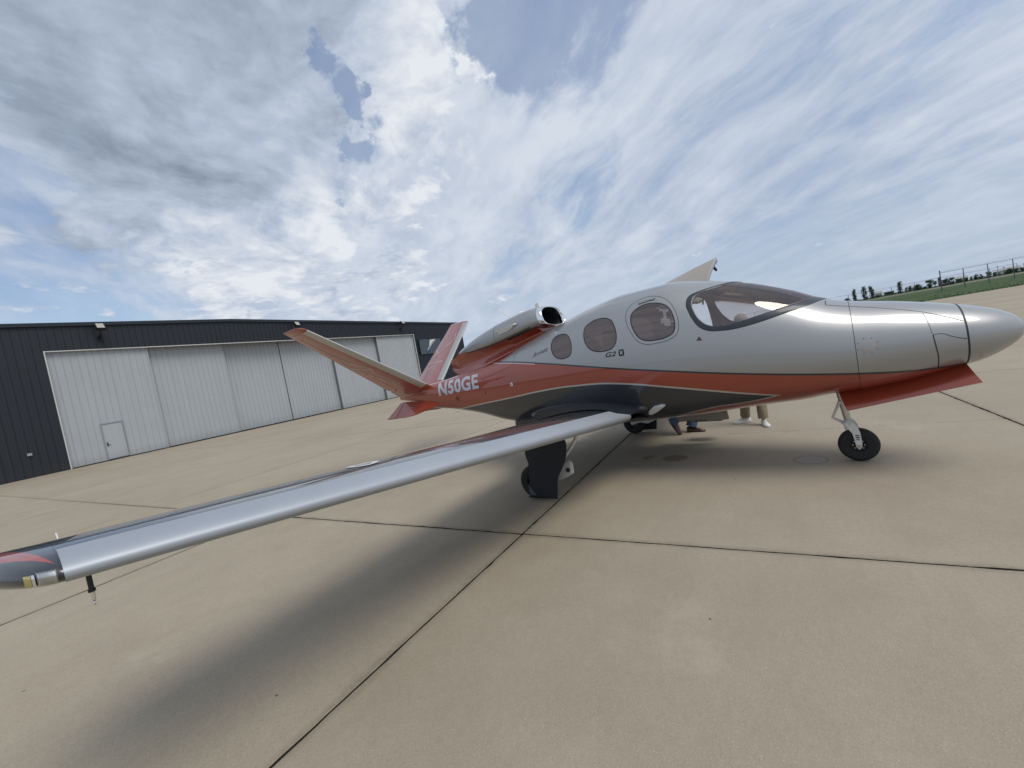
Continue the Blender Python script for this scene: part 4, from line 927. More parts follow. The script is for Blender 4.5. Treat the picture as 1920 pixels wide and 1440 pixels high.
def grass_material():
    m, k, b = principled('mown_grass'); g = k.new('ShaderNodeNewGeometry'); P = g.outputs['Position']
    n1 = k.noise(P, 0.35, 6.0, 0.65); n2 = k.noise(P, 4.0, 6.0, 0.7)
    col = k.mix(k.step(n1, 0.3, 0.7), c4((0.034, 0.066, 0.016)), c4((0.058, 0.100, 0.028))); col = k.mix(k.step(n2, 0.35, 0.7), k.mix(0.5, col, c4((0.02, 0.045, 0.01))), col)
    x, y, z = k.sep(P); dry = k.math('MULTIPLY', k.step(x, 86.0, 92.0), k.step(k.noise(P, 0.12, 4.0, 0.6), 0.3, 0.55)); dry = k.math('MULTIPLY', dry, k.step(x, 190.0, 150.0))
    col = k.mix(dry, col, c4((0.20, 0.165, 0.12)))
    k.link(col, b.inputs['Base Color']); b.inputs['Roughness'].default_value = 0.9
    bn = k.new('ShaderNodeBump'); bn.inputs['Strength'].default_value = 0.8; bn.inputs['Distance'].default_value = 0.08; k.link(n2, bn.inputs['Height']); k.link(bn.outputs[0], b.inputs['Normal']); return m
grass_m = grass_material()
EDGE_X = 72.2; HY = 37.3
# ground sheet to the horizon; beyond the apron's far edge it climbs a low bank
xs = np.r_[-3000, -600, -120, -60, EDGE_X, 74, 76, 78, 80, 82, 84, 88, 95, 110, 140, 200, 400, 900, 3000]; ys = np.r_[-3000, -900, -300, np.arange(-150, 151, 12), 300, 900, 3000]
def bank(x, y):
    if x <= EDGE_X: return -0.16
    q = min(1, (x - EDGE_X)/12.0); return -0.16 + 0.18*min(1, (x-EDGE_X)/0.8) + 1.22*(q*q*(3 - 2*q)) + 0.05*math.sin(y*0.13 + x*0.2)*q
V = [(x, y, bank(x, y)) for x in xs for y in ys]
gr = mkobj('ground', pymesh('ground', V, grid_faces(len(xs), len(ys)), True), grass_m); tag(gr, kind='structure')
for p in gr.data.polygons:
    if p.normal.z < 0: gr.data.flip_normals(); break
apron = MB(); apron.box((-60, -60, -0.14), (EDGE_X, HY + 0.1, -0.045)); apron = apron.build('apron', joint_m); tag(apron, kind='structure')
PX, PY, X0, Y0 = 3.72, 4.62, 3.37, 2.235
def slab_mesh(w, h, gl, gr_, gb, gt, rough, seed):
    """slab with ragged arrises; origin at its lower-left joint crossing; g* half joint widths"""
    r = np.random.default_rng(seed); n = 44 if rough else 1
    def edge(a, b, nrm):
        P = []; ph = r.uniform(0, 6, 4)
        for i in range(n):
            t = i/n; p = np.array(a)*(1-t) + np.array(b)*t
            if rough:
                j = 0.0012*math.sin(t*31 + ph[0]) + 0.0010*math.sin(t*67 + ph[1]) + r.normal(0, 0.0011)
                if r.random() < 0.10: j += r.uniform(0.002, 0.011)
                if i == 0: j += 0.006
                p = p + np.array(nrm)*j
            P.append(p)
        return P
    O = edge((gl, gb), (w-gr_, gb), (0, 1)) + edge((w-gr_, gb), (w-gr_, h-gt), (-1, 0)) + edge((w-gr_, h-gt), (gl, h-gt), (0, -1)) + edge((gl, h-gt), (gl, gb), (1, 0))
    O = np.array(O); c = np.array([w/2, h/2]); m = len(O); ins = np.sign(c - O)*0.004*np.minimum(1, np.abs(c - O)/0.3)
    V = [(p[0], p[1], -0.10) for p in O] + [(p[0], p[1], -0.004) for p in O] + [(p[0], p[1], 0.0) for p in O + ins]
    Fc = [(i, (i+1) % m, m + (i+1) % m, m + i) for i in range(m)] + [(m+i, m+(i+1) % m, 2*m+(i+1) % m, 2*m+i) for i in range(m)] + [tuple(range(2*m, 3*m))]
    me = pymesh('slab', V, Fc, False, False); me.materials.append(concrete); me.materials.append(joint_m)
    for p in me.polygons[:m]: p.material_index = 1
    return me
shared = slab_mesh(PX, PY, .006, .006, .007, .007, False, 1)
far = MB(); cnt = 0
gx_half = lambda i: 0.0085 if i % 2 == 0 else 0.003
for i in range(-16, 19):
    for j in range(-13, 8):
        x0, y0 = X0 + i*PX, Y0 + j*PY; x1 = min(x0 + PX, EDGE_X - 0.01); y1 = min(y0 + PY, HY - 0.05)
        if x0 > EDGE_X - 0.5 or y0 > HY - 0.3: continue
        full = x1 - x0 > PX - 1e-6 and y1 - y0 > PY - 1e-6; cxm, cym = (x0+x1)/2, (y0+y1)/2; dist = math.hypot(cxm, cym)
        fwdv = cxm*0.854 + cym*0.518
        vis = fwdv > -3 and dist < 46
        if vis and cnt < 300:
            cnt += 1
            if dist < 14: me = slab_mesh(x1-x0, y1-y0, gx_half(i), gx_half(i+1), .0095, .0095, True, 100 + i*31 + j)
            elif full: me = shared
            else: me = slab_mesh(x1-x0, y1-y0, .006, .006, .007, .007, False, 1)
            o = mkobj('slab', me, None, apron); o.location = (x0, y0, RNG.uniform(-0.0015, 0.0015))
        else:
            far.add([(x0+.006,y0+.007,-.1),(x1-.006,y0+.007,-.1),(x1-.006,y1-.007,-.1),(x0+.006,y1-.007,-.1),(x0+.006,y0+.007,0),(x1-.006,y0+.007,0),(x1-.006,y1-.007,0),(x0+.006,y1-.007,0)], [(4,5,6,7),(0,1,5,4),(1,2,6,5),(2,3,7,6),(3,0,4,7)])
fo = far.build('far_slabs', concrete, apron); tag(fo, kind='stuff')

# ------------------------------------------------------------------ hangar
def cladding(name, col, dirt, amt):
    """painted steel sheet with rain streaks and splash dirt near the ground"""
    m, k, b = principled(name); g = k.new('ShaderNodeNewGeometry'); P = g.outputs['Position']; x, y, z = k.sep(P)
    n1 = k.noise(k.vmath('MULTIPLY', P, (1.0, 1.0, 0.07)), 2.6, 6.0, 0.65); n2 = k.noise(P, 0.5, 5.0, 0.6); n3 = k.noise(k.vmath('MULTIPLY', P, (2.75, 1.0, 0.02)), 1.0, 2.0, 0.5)
    c = k.mix(n2, c4(tuple(v*0.92 for v in col)), c4(tuple(v*1.07 for v in col)))
    c = k.mix(k.math('MULTIPLY', k.step(n3, 0.35, 0.65), 0.10), c, c4(tuple(v*0.72 for v in col)))
    c = k.mix(k.math('MULTIPLY', k.step(n1, 0.52, 0.74), amt), c, c4(dirt))
    c = k.mix(k.math('MULTIPLY', k.step(k.math('ADD', z, k.math('MULTIPLY', n1, -0.8)), 0.35, -0.25), amt*1.6), c, c4(dirt))
    k.link(c, b.inputs['Base Color']); k.link(k.step(n2, 0.2, 0.8, 0.45, 0.60, False), b.inputs['Roughness'])
    bn = k.new('ShaderNodeBump'); bn.inputs['Strength'].default_value = 0.12; bn.inputs['Distance'].default_value = 0.03; k.link(k.noise(P, 1.3, 3.0, 0.5), bn.inputs['Height']); k.link(bn.outputs[0], b.inputs['Normal']); return m
wall_dark = cladding('dark_cladding', (0.0115, 0.0155, 0.023), (0.03, 0.032, 0.033), 0.18)
wall_white = cladding('white_cladding', (0.40, 0.425, 0.45), (0.27, 0.265, 0.25), 0.18)
trim_dark = simple('dark_trim', (0.014, 0.022, 0.028), 0.35, 0.2, 0.2, 0.15)
trim_light = simple('light_trim', (0.55, 0.55, 0.53), 0.45, 0.1, 0, 0.1)
leaf_ret = simple('leaf_return', (0.17, 0.185, 0.20), 0.55, 0, 0, 0.1)
hang = empty('hangar', (0, 0, 0)); tag(hang, 'long hangar with dark cladding and white sliding doors across the apron', 'hangar')
HX0, HX1, DX0, DX1, DZ = -6.0, 50.0, 7.5, 39.65, 7.40
RIDGE_X = 18.5
def roof_z(x): return 9.44 - 0.0225*(RIDGE_X - x) if x < RIDGE_X else 9.44 - 0.0185*(x - RIDGE_X)
def clad_mesh(name, w, z0, z1a, z1b, rib=0.03, d=0.028):
    """one ribbed sheet, front at y = 0, rib standing out along its left edge"""
    pr = [(0, 0), (rib*0.35, -d), (rib*1.25, -d), (rib*1.6, 0), (w*0.5, 0), (w*0.5 + 0.012, -0.006), (w*0.5 + 0.03, -0.006), (w*0.5 + 0.042, 0), (w, 0)]
    V = []
    for (x, y) in pr: V += [(x, y, z0), (x, y, z1a + (z1b - z1a)*x/w)]
    return pymesh(name, V, [(2*i, 2*i+2, 2*i+3, 2*i+1) for i in range(len(pr)-1)], False, False)
PW = 0.362
core = MB(); core.box((HX0, HY + 0.05, -0.02), (DX0 - 0.02, HY + 0.30, 8.8)); core.box((DX1 + 0.02, HY + 0.05, -0.02), (HX1, HY + 0.30, 8.7)); core.box((DX0 - 0.02, HY + 0.05, DZ + 0.02), (DX1 + 0.02, HY + 0.30, 8.7))
core.box((HX0, HY + 0.30, -0.02), (HX0 + 0.2, HY + 40, 8.6)); core.box((HX1 - 0.2, HY + 0.30, -0.02), (HX1, HY + 40, 8.6)); core.box((HX0 + .2, HY + 39.8, -0.02), (HX1 - .2, HY + 40, 8.6)); core.build('wall_frame', wall_dark, hang)
rm = MB(); rm.add([(HX0-.1, HY-.12, roof_z(HX0)-.02), (RIDGE_X, HY-.12, roof_z(RIDGE_X)-.02), (HX1+.1, HY-.12, roof_z(HX1)-.02), (HX0-.1, HY+40.2, roof_z(HX0)-.02), (RIDGE_X, HY+40.2, roof_z(RIDGE_X)-.02), (HX1+.1, HY+40.2, roof_z(HX1)-.02)], [(0,1,4,3),(1,2,5,4)]); rm.build('roof', trim_dark, hang)
cache = {}
n = int((HX1 - HX0)/PW)
for i in range(n):
    x = HX0 + i*PW; over_door = x + PW > DX0 - 0.001 and x < DX1 - 0.18
    if x + PW*0.5 < DX0 - 0.0 and not over_door: z0 = 0.0
    elif over_door: z0 = DZ + 0.04
    else: z0 = 0.0
    if x < DX0 and x + PW > DX0: wd = PW; z0 = DZ + 0.04
    za, zb = roof_z(x) - 0.10, roof_z(x + PW) - 0.10
    me = clad_mesh('cladding_panel', PW, z0, za, zb); me.materials.append(wall_dark); o = mkobj('cladding_panel', me, None, hang); o.location = (x, HY, 0)
k0 = HX0 + math.ceil((DX0 - HX0)/PW - 1)*PW
jm = MB(); jm.box((k0 - 0.01, HY - 0.004, 0.0), (DX0, HY + 0.05, DZ + 0.04)); jm.build('jamb_panel', wall_dark, hang)
fs = MB()
for xa, xb in ((HX0 - .1, RIDGE_X), (RIDGE_X, HX1 + .1)):
    za, zb = roof_z(xa), roof_z(xb)
    fs.add([(xa, HY-.13, za-.22), (xb, HY-.13, zb-.22), (xb, HY-.13, zb), (xa, HY-.13, za), (xa, HY+.02, za-.22), (xb, HY+.02, zb-.22), (xb, HY+.02, zb), (xa, HY+.02, za)], [(0,1,2,3),(4,7,6,5),(0,4,5,1),(3,2,6,7),(0,3,7,4),(1,5,6,2)])
fs.build('fascia', trim_dark, hang)
tr = MB(); tr.box((DX0 - 0.03, HY - 0.05, 0), (DX0 + 0.03, HY + 0.05, DZ + 0.06)); tr.box((DX1 - 0.03, HY - 0.05, 0), (DX1 + 0.06, HY + 0.05, DZ + 0.05)); tr.box((DX0 + 0.03, HY - 0.05, DZ - 0.01), (DX1 - 0.03, HY + 0.05, DZ + 0.05)); tr.build('door_trim', trim_light, hang)
edges = [7.5, 12.52, 17.62, 22.6, 27.95, 33.75, 39.65]; depth = [0.16, 0.52, 0.88, 0.88, 0.52, 0.16]
for i in range(6):
    xa, xb = edges[i] - (0.0 if i == 0 else 0.06), edges[i+1] + (0.06 if i < 5 else 0.0); yb = HY + 0.03 + depth[i]
    lf = MB(); lf.box((xa, yb + 0.02, 0.03), (xb, yb + 0.30, DZ + 0.25)); leaf = lf.build('door_leaf', leaf_ret if i in (4, 5) else wall_white, hang)
    nP = max(1, round((xb - xa)/0.352)); w = (xb - xa)/nP; me = clad_mesh('cladding_panel', w, 0.06, DZ + 0.2, DZ + 0.2, 0.022, 0.030); me.materials.append(wall_white)
    pd0, pd1 = 9.30, 10.38
    for q in range(nP):
        x = xa + q*w
        if i == 0 and x + w > pd0 + 0.02 and x < pd1 - 0.02:
            m2 = clad_mesh('cladding_panel', w, 2.52, DZ + 0.2, DZ + 0.2, 0.022, 0.030); m2.materials.append(wall_white); o = mkobj('cladding_panel', m2, None, leaf)
        else: o = mkobj('cladding_panel', me, None, leaf)
        o.location = (x, yb, 0)
    for ea, eb in ((xb - 0.07, xb), (xa, xa + 0.05)): ed = MB(); ed.box((ea, yb - 0.045, 0.04), (eb, yb + 0.02, DZ + 0.2)); ed.build('leaf_edge_and_gap', trim_dark if (ea == xa and i in (1, 2, 3)) else wall_white, leaf)  # dark left strips paint the shaded gaps between leaves
    sh = MB(); sh.box((xa + 0.02, yb - 0.01, 0.012), (xb - 0.02, yb + 0.2, 0.06)); sh.build('bottom_seal', black, leaf)
    if i == 0:
        fr = MB(); fr.box((pd0 - 0.05, yb - 0.05, 0.05), (pd0 + 0.02, yb + 0.02, 2.52)); fr.box((pd1 - 0.02, yb - 0.05, 0.05), (pd1 + 0.05, yb + 0.02, 2.52)); fr.box((pd0 + .02, yb - 0.05, 2.44), (pd1 - .02, yb + 0.02, 2.52)); fr.build('walk_door_frame', simple('door_frame_grey', (0.26, 0.28, 0.30), 0.5), leaf)
        dr = MB(); dr.box((pd0 + 0.028, yb - 0.022, 0.10), (pd1 - 0.028, yb + 0.015, 2.43)); dr = dr.build('walk_door', wall_white, leaf, bevel=0.004)
        hd = MB(); hd.box((pd0 + 0.09, yb - 0.06, 0.98), (pd0 + 0.15, yb - 0.022, 1.22)); hd.tube([(pd0 + 0.12, yb - 0.075, 1.05), (pd0 + 0.26, yb - 0.075, 1.05)], 0.014, 8); hd.build('door_handle', simple('handle_black', (0.03, 0.03, 0.03), 0.4, 0.5), leaf)
ot = MB(); ot.box((5.86, HY - 0.10, 1.30), (6.06, HY - 0.03, 1.46)); o = ot.build('outlet_box', simple('outlet_grey', (0.30, 0.31, 0.32), 0.5), hang, bevel=0.01)
# wall floodlights
lamp_glass = simple('lamp_glass', (0.42, 0.40, 0.36), 0.25, 0.1, 0.5, 0.25, 30)
lamp_black = simple('lamp_housing', (0.012, 0.012, 0.013), 0.5, 0.3)
for q, (lx, txt) in enumerate(((10.15, 'black floodlight on the hangar wall above the white walk-through door'), (23.9, 'floodlight on the hangar fascia behind the tip of the near tail fin'), (37.6, 'floodlight on the hangar wall beside the dark swoosh sign'))):
    fl_ = empty('floodlight', (lx, HY, 8.0)); tag(fl_, txt, 'floodlight', 'floodlights along the hangar front')
    mb = MB(); mb.box((-0.09, -0.06, -0.06), (0.09, 0.0, 0.28)); mb.tube([(0, -0.04, 0.12), (0, -0.45, 0.36), (0, -0.55, 0.62)], [0.05, 0.04, 0.04], 10); mb.build('arm', lamp_black, fl_, True)
    h = empty('lamp_head'); h.parent = fl_; h.location = (0, -0.60, 0.82); h.rotation_euler = (math.radians(-38), 0, 0)
    mb = MB(); mb.box((-0.24, -0.10, -0.26), (0.24, 0.12, 0.26)); mb.build('housing', lamp_black, h, bevel=0.02)
    mb = MB(); mb.box((-0.19, -0.112, -0.20), (0.19, -0.102, 0.21)); mb.build('lens', lamp_glass, h)
# dark company sign with a swoosh
sg = empty('wall_sign', (40.36, HY - 0.10, 4.75)); tag(sg, 'dark rectangular sign with white and blue swoosh on the hangar wall', 'sign')
mb = MB(); mb.box((0, -0.06, 0), (4.2, 0.06, 1.95)); mb.build('panel', simple('sign_panel', (0.055, 0.072, 0.09), 0.35, 0.1, 0.3, 0.12), sg, bevel=0.02)
mb = MB(); mb.box((-0.12, -0.08, -0.05), (-0.01, 0.08, 2.0)); mb.build('side_frame', trim_dark, sg)
def blade(pts, name, mat): m_ = MB(); m_.prism([(x, -0.075, z) for x, z in pts], (0, 0.012, 0)); m_.build(name, mat, sg)
blade([(1.72,0.98),(2.05,1.82),(3.15,1.92),(2.45,1.55)], 'white_swoosh', white_dec)
arc = [(1.15 + 2.0*t, 0.25 + 1.62*t**0.62) for t in np.linspace(0, 1, 12)]; arc2 = [(1.22 + 1.95*t, 0.17 + 1.60*t**0.75) for t in np.linspace(0, 1, 12)]
blade(arc + arc2[::-1], 'grey_swoosh', simple('sign_grey', (0.38, 0.42, 0.44), 0.5))
blade([(1.05,0.15),(1.25,0.42),(1.6,0.62),(2.05,0.72),(1.9,0.5),(1.55,0.25)], 'blue_swoosh', simple('sign_blue', (0.03, 0.07, 0.19), 0.45))

# ------------------------------------------------------------------ perimeter fences
fence_m = simple('galvanised_dark', (0.09, 0.10, 0.11), 0.55, 0.5, 0, 0.2)
def fence(label, x, ys_, base, hgt, tall_first):
    f = empty('chain_link_fence', (x, ys_[0], base)); tag(f, label, 'fence')
    for i, y in enumerate(ys_):
        mb = MB(); t = hgt + (0.28 if (i == 0 and tall_first) else 0.0); r = 0.045 if i else 0.06; mb.tube([(0, y - ys_[0], -0.4), (0, y - ys_[0], t)], r, 8); mb.build('post', fence_m, f, True)
    ln = ys_[-1] - ys_[0]
    for z_ in (hgt - 0.05,): mb = MB(); mb.tube([(0, 0, z_), (0, ln, z_)], 0.022, 6); mb.build('top_rail', fence_m, f, True)
    mb = MB()
    for z_ in (hgt + 0.08, hgt*0.5, 0.05): mb.tube([(0.03, 0, z_), (0.03, ln, z_)], 0.006, 4)
    mb.build('tension_wire', fence_m, f)
    mb = MB(); step_ = 0.22; m_ = int(abs(ln)/step_); sg_ = math.copysign(1, ln); w_ = 0.0022
    for i in range(-int(hgt/step_), m_):
        for a_, b_ in (((i*step_, 0), (i*step_ + hgt, hgt)), ((i*step_ + hgt, 0), (i*step_, hgt))):
            (y0, z0), (y1, z1) = a_, b_; 
            if y0 < 0 or y1 < 0 or y0 > abs(ln) or y1 > abs(ln): continue
            mb.add([(0.02, sg_*y0 - w_, z0), (0.02, sg_*y0 + w_, z0), (0.02, sg_*y1 + w_, z1 - .08), (0.02, sg_*y1 - w_, z1 - .08)], [(0, 1, 2, 3)])
    o = mb.build('chain_link_mesh', fence_m, f); tag(o, kind='stuff')
fence('dark chain-link fence with a tall corner post along the grass bank', 79.6, [-22.1 - 2.25*i for i in range(22)], 1.10, 2.28, True)
fence('far chain-link fence behind the low trees across the field', 131.0, [4.0 - 4.0*i for i in range(14)], 1.20, 2.15, False)

# ------------------------------------------------------------------ trees, sheds and masts on the skyline
bark = simple('bark', (0.06, 0.045, 0.035), 0.9, 0, 0, 0.2, 6)
def leaf_mat(name, col):
    m, k, b = principled(name); tc = k.new('ShaderNodeTexCoord'); oi = k.new('ShaderNodeObjectInfo'); n = k.noise(tc.outputs['Object'], 0.9, 4.0, 0.6)
    c = k.mix(k.step(n, 0.3, 0.7), c4(tuple(x*0.55 for x in col)), c4(tuple(x*1.35 for x in col))); k.link(c, b.inputs['Base Color']); b.inputs['Roughness'].default_value = 0.75
    b.inputs['Specular IOR Level'].default_value = 0.2; return m
leaf1 = leaf_mat('foliage_dark', (0.032, 0.060, 0.026)); leaf2 = leaf_mat('foliage_mid', (0.045, 0.080, 0.032)); leaf3 = leaf_mat('foliage_pale', (0.065, 0.095, 0.045))
def tree(name, label, u, vt, vb, wpx, dist, kind, mat, group='trees on the skyline beyond the fence'):
    x, y, zt = pdist(u, vt, dist); xb, yb, zb = pdist(u, vb, dist); h = max(1.2, zt - zb)*1.02
    d = pray(u, (vt+vb)/2); wm = wpx/F_PX*dist*(math.hypot(d[0], d[1])/ (d @ np.array([D1[2], D2[2], DU[2]])))**-1*0.82
    gz = 1.18 if x > 84 else 0.9; h = zt - gz
    t = empty(name, (x, y, gz)); tag(t, label, 'tree', group); r = np.random.default_rng(int(u*7 + vt))
    mb = MB(); mb.tube([(0, 0, -0.3), (r.normal(0, .03*h), r.normal(0, .03*h), h*0.35), (r.normal(0, .04*h), r.normal(0, .04*h), h*0.8)], [0.045*h*0.6, 0.03*h*0.6, 0.008*h], 7)
    for q in range(5):
        a_ = r.uniform(0, 6.28); z0 = h*r.uniform(0.25, 0.6); mb.tube([(0, 0, z0), (math.cos(a_)*wm*.3, math.sin(a_)*wm*.3, z0 + h*0.2)], [0.014*h, 0.005*h], 5)
    mb.build('trunk', bark, t, True)
    # crown: leaf sprays gathered in uneven clumps
    nc = {'poplar': 26, 'round': 24, 'bush': 18}[kind]; V = []; Fc = []; lo = {'poplar': 0.05, 'round': 0.10, 'bush': 0.02}[kind]
    for c_ in range(nc):
        if kind == 'poplar': zc = h*(lo + (0.93-lo)*(c_+.5)/nc); rad = wm*0.5*(0.75 if zc < 0.75*h else 0.45)*r.uniform(0.3, 0.75)
        else: zc = h*r.uniform(lo, 0.86); rad = wm*0.5*math.sqrt(max(0.1, 1 - ((zc/h - 0.5)/0.62)**2))*r.uniform(0.2, 0.75)
        a_ = r.uniform(0, 6.28); cc = np.array([rad*math.cos(a_), rad*math.sin(a_), zc]); cr = wm*r.uniform(0.16, 0.27) if kind != 'poplar' else wm*r.uniform(0.20, 0.32); cz = cr*r.uniform(0.8, 1.3)
        for _ in range(70):
            v = r.normal(0, 1, 3); v /= np.linalg.norm(v) + 1e-6; p = cc + v*np.array([cr, cr, cz])*r.uniform(0.45, 1.05); p[2] = min(max(p[2], 0.03*h), h)
            s_ = r.uniform(0.05, 0.11)*max(wm, 0.5*h)*0.55; e1 = r.normal(0, 1, 3); e1 /= np.linalg.norm(e1); e2 = np.cross(e1, v); e2 /= np.linalg.norm(e2) + 1e-6; o = len(V)
            V += [p - e1*s_, p + e2*s_*0.6, p + e1*s_, p - e2*s_*0.6]; Fc.append((o, o+1, o+2, o+3))
    mkobj('crown', pymesh('crown', V, Fc, False, False), mat, t)
cz = lambda x, y: (1520 + x/4.8, 470 + y/4.8)
TR = [(388,345,448,58,'poplar',leaf2,185,'slim poplar by itself where the far fence meets the jet nose'), (472,322,448,62,'poplar',leaf2,185,'left one of a pair of slim poplars beside the far fence'), (537,315,446,60,'poplar',leaf2,185,'right one of a pair of slim poplars beside the far fence'),
      (795,275,378,62,'poplar',leaf1,185,'lone dark poplar between two far fence posts'), (330,424,452,64,'bush',leaf1,190,'low dark bush at the foot of the lone slim poplar'), (602,402,436,60,'bush',leaf3,230,'pale bush right of the poplar pair near sheds'),
      (690,372,400,95,'bush',leaf3,260,'long pale hedge-like bush between the poplar pair and lone poplar'), (735,358,385,34,'round',leaf1,250,'small dark tree just left of the lone poplar'), (855,326,352,34,'round',leaf1,260,'small round tree right of the lone poplar'), (890,310,350,34,'round',leaf1,260,'narrow small tree right of the lone poplar'),
      (962,303,362,80,'round',leaf2,200,'broad mid green tree at a far fence post'), (1025,322,350,50,'bush',leaf2,230,'low bush between the broad tree and the dark oak'), (1066,260,330,78,'round',leaf1,175,'dark round oak left of the tall corner fence post'), (1112,262,318,40,'round',leaf2,210,'thin tree squeezed between dark oak and corner post'),
      (1160,235,325,44,'poplar',leaf2,175,'slender tree standing right behind the corner fence post'), (1207,245,318,76,'round',leaf1,170,'dark bushy tree just right of the corner fence post'), (1262,235,305,58,'round',leaf1,172,'pointed dark tree at the end of the dark clump'), (1332,253,290,72,'bush',leaf2,230,'low wide bush right of the pointed dark tree'),
      (1396,236,272,40,'round',leaf1,240,'small round tree under the second fence panel'), (1440,227,254,32,'round',leaf1,250,'tiny round tree right of the small round one'), (1486,203,246,46,'round',leaf1,220,'dark left tree of two close together under the fence'), (1530,205,246,42,'round',leaf1,220,'dark right tree of two close together under the fence'),
      (1598,183,228,52,'round',leaf1,215,'dark conical tree beside a fence post'), (1650,194,220,36,'round',leaf1,250,'small bush right of the dark conical tree'), (1785,160,195,80,'bush',leaf1,240,'wide dark thicket behind pale sheds'), (1845,156,186,60,'bush',leaf1,245,'dark thicket close to the last fence post'), (1905,148,182,50,'round',leaf1,230,'dark tree right of the last visible fence post')]
for (x, yt, yb, w, kind, mt, dist, lab) in TR:
    u, vt = cz(x, yt); _, vb = cz(x, yb); tree('skyline_' + ('bush' if kind == 'bush' else 'tree'), lab, u, vt, vb, w/4.8, dist, kind, mt)
def shed(label, x, yt, w, dist, col, hgt=3.2, dep=14):
    u, v = cz(x, yt); X, Y, Z = pdist(u, v, dist); b = empty('shed', (X, Y, 1.15), math.atan2(Y, X) - PI/2); tag(b, label, 'shed', 'low sheds on the far skyline'); wm = w/4.8/F_PX*dist*0.8
    mb = MB(); mb.box((-wm/2, 0, -.2), (wm/2, dep, hgt)); mb.build('wall', simple('shed_wall_%d' % int(col*100), (col, col, col*0.97), 0.6), b)
    mb = MB(); mb.add([(-wm/2-.2, -.3, hgt), (wm/2+.2, -.3, hgt), (wm/2+.2, dep/2, hgt + 1.2), (-wm/2-.2, dep/2, hgt + 1.2), (-wm/2-.2, dep+.3, hgt), (wm/2+.2, dep+.3, hgt)], [(0,1,2,3),(3,2,5,4),(0,3,4),(1,5,2)]); mb.build('roof', simple('shed_roof', (0.36, 0.36, 0.35), 0.5, 0.2), b)
    for q in range(3): mb = MB(); mb.box((-wm*0.35 + q*wm*0.3, -0.06, 0), (-wm*0.35 + q*wm*0.3 + wm*0.12, -0.01, hgt*0.7)); mb.build('door', simple('shed_door', (0.16, 0.17, 0.18), 0.6), b)
shed('small white shed beside the pale bush', 612, 404, 46, 300, 0.55, 2.2, 10); shed('low pale shed beyond the lone poplar', 920, 346, 60, 330, 0.42, 2.0, 10); shed('long white shed in front of the wide dark thicket', 1800, 182, 90, 300, 0.55, 2.0, 10); shed('grey shed between the dark clump and the two close trees', 1360, 276, 60, 320, 0.38, 2.0, 10); shed('low cream shed past the dark conical tree', 1700, 200, 60, 320, 0.5, 2.0, 10)
for (x, yt, lab) in ((1680, 142, 'thin light mast rising above the low cream shed'), (1738, 150, 'second thin light mast nearer the wide thicket'), (1915, 118, 'thin light mast past the last fence post')):
    u, v = cz(x, yt); X, Y, Z = pdist(u, v, 300); m_ = empty('light_mast', (X, Y, 1.1)); tag(m_, lab, 'mast', 'light masts on the skyline')
    mb = MB(); mb.tube([(0, 0, -.3), (0, 0, Z - 1.1)], [0.10, 0.06], 6); mb.build('pole', fence_m, m_); mb = MB(); mb.box((-0.5, -0.15, Z - 1.25), (0.5, 0.15, Z - 1.0)); mb.build('lamp_bar', fence_m, m_)
r = np.random.default_rng(9); V = []; Fc = []
for _ in range(5200):
    y = r.uniform(-170, 10); x = 255 + r.normal(0, 10); hh = 0.45 + 0.75*(0.5 + 0.5*math.sin(y*0.21 + 1.3*math.sin(y*0.083)))*(0.4 + 0.6*math.sin(y*0.057)**2); z = 1.1 + r.uniform(0, 1)*hh; s_ = r.uniform(0.15, 0.4); e1 = r.normal(0, 1, 3); e1 /= np.linalg.norm(e1); e2 = np.cross(e1, r.normal(0, 1, 3)); e2 /= np.linalg.norm(e2) + 1e-6; o = len(V); p = np.array([x, y, z])
    V += [p - e1*s_, p + e2*s_*0.6, p + e1*s_, p - e2*s_*0.6]; Fc.append((o, o+1, o+2, o+3))
sc_ = mkobj('distant_scrub', pymesh('distant_scrub', V, Fc, False, False), leaf2); tag(sc_, 'low continuous green scrub along the far field edge behind the trees', 'scrub', kind='stuff')
# grass blades fringing the apron edge, with a few pale seed heads
r = np.random.default_rng(3); V = []; Fc = []
for _ in range(9000):
    x = EDGE_X + 0.02 + abs(r.normal(0, 2.2)); y = r.uniform(-62, 10); z = bank(x, y); hgt = r.uniform(0.05, 0.17); a_ = r.uniform(0, 6.28); w_ = r.uniform(0.015, 0.04); o = len(V)
    V += [(x - w_*math.cos(a_), y - w_*math.sin(a_), z - .02), (x + w_*math.cos(a_), y + w_*math.sin(a_), z - .02), (x + r.normal(0, .04), y + r.normal(0, .04), z + hgt)]; Fc.append((o, o+1, o+2))
gb = mkobj('verge_grass', pymesh('verge_grass', V, Fc, False, False), leaf_mat('blade_green', (0.05, 0.11, 0.02))); tag(gb, 'ragged green grass blades fringing the concrete edge', 'grass', kind='stuff')
V = []; Fc = []
for _ in range(200):
    x = EDGE_X + abs(r.normal(0.2, 2.6)); y = r.uniform(-55, 0); z = bank(x, y) + 0.16; s_ = r.uniform(0.015, 0.04); o = len(V)
    V += [(x, y - s_, z - s_), (x, y + s_, z - s_), (x, y + s_, z + s_), (x, y - s_, z + s_)]; Fc.append((o, o+1, o+2, o+3))
sh_ = mkobj('seed_heads', pymesh('seed_heads', V, Fc, False, False), simple('seed_head_white', (0.5, 0.5, 0.38), 0.8)); tag(sh_, 'pale dandelion heads scattered in the verge', 'flowers', kind='stuff')

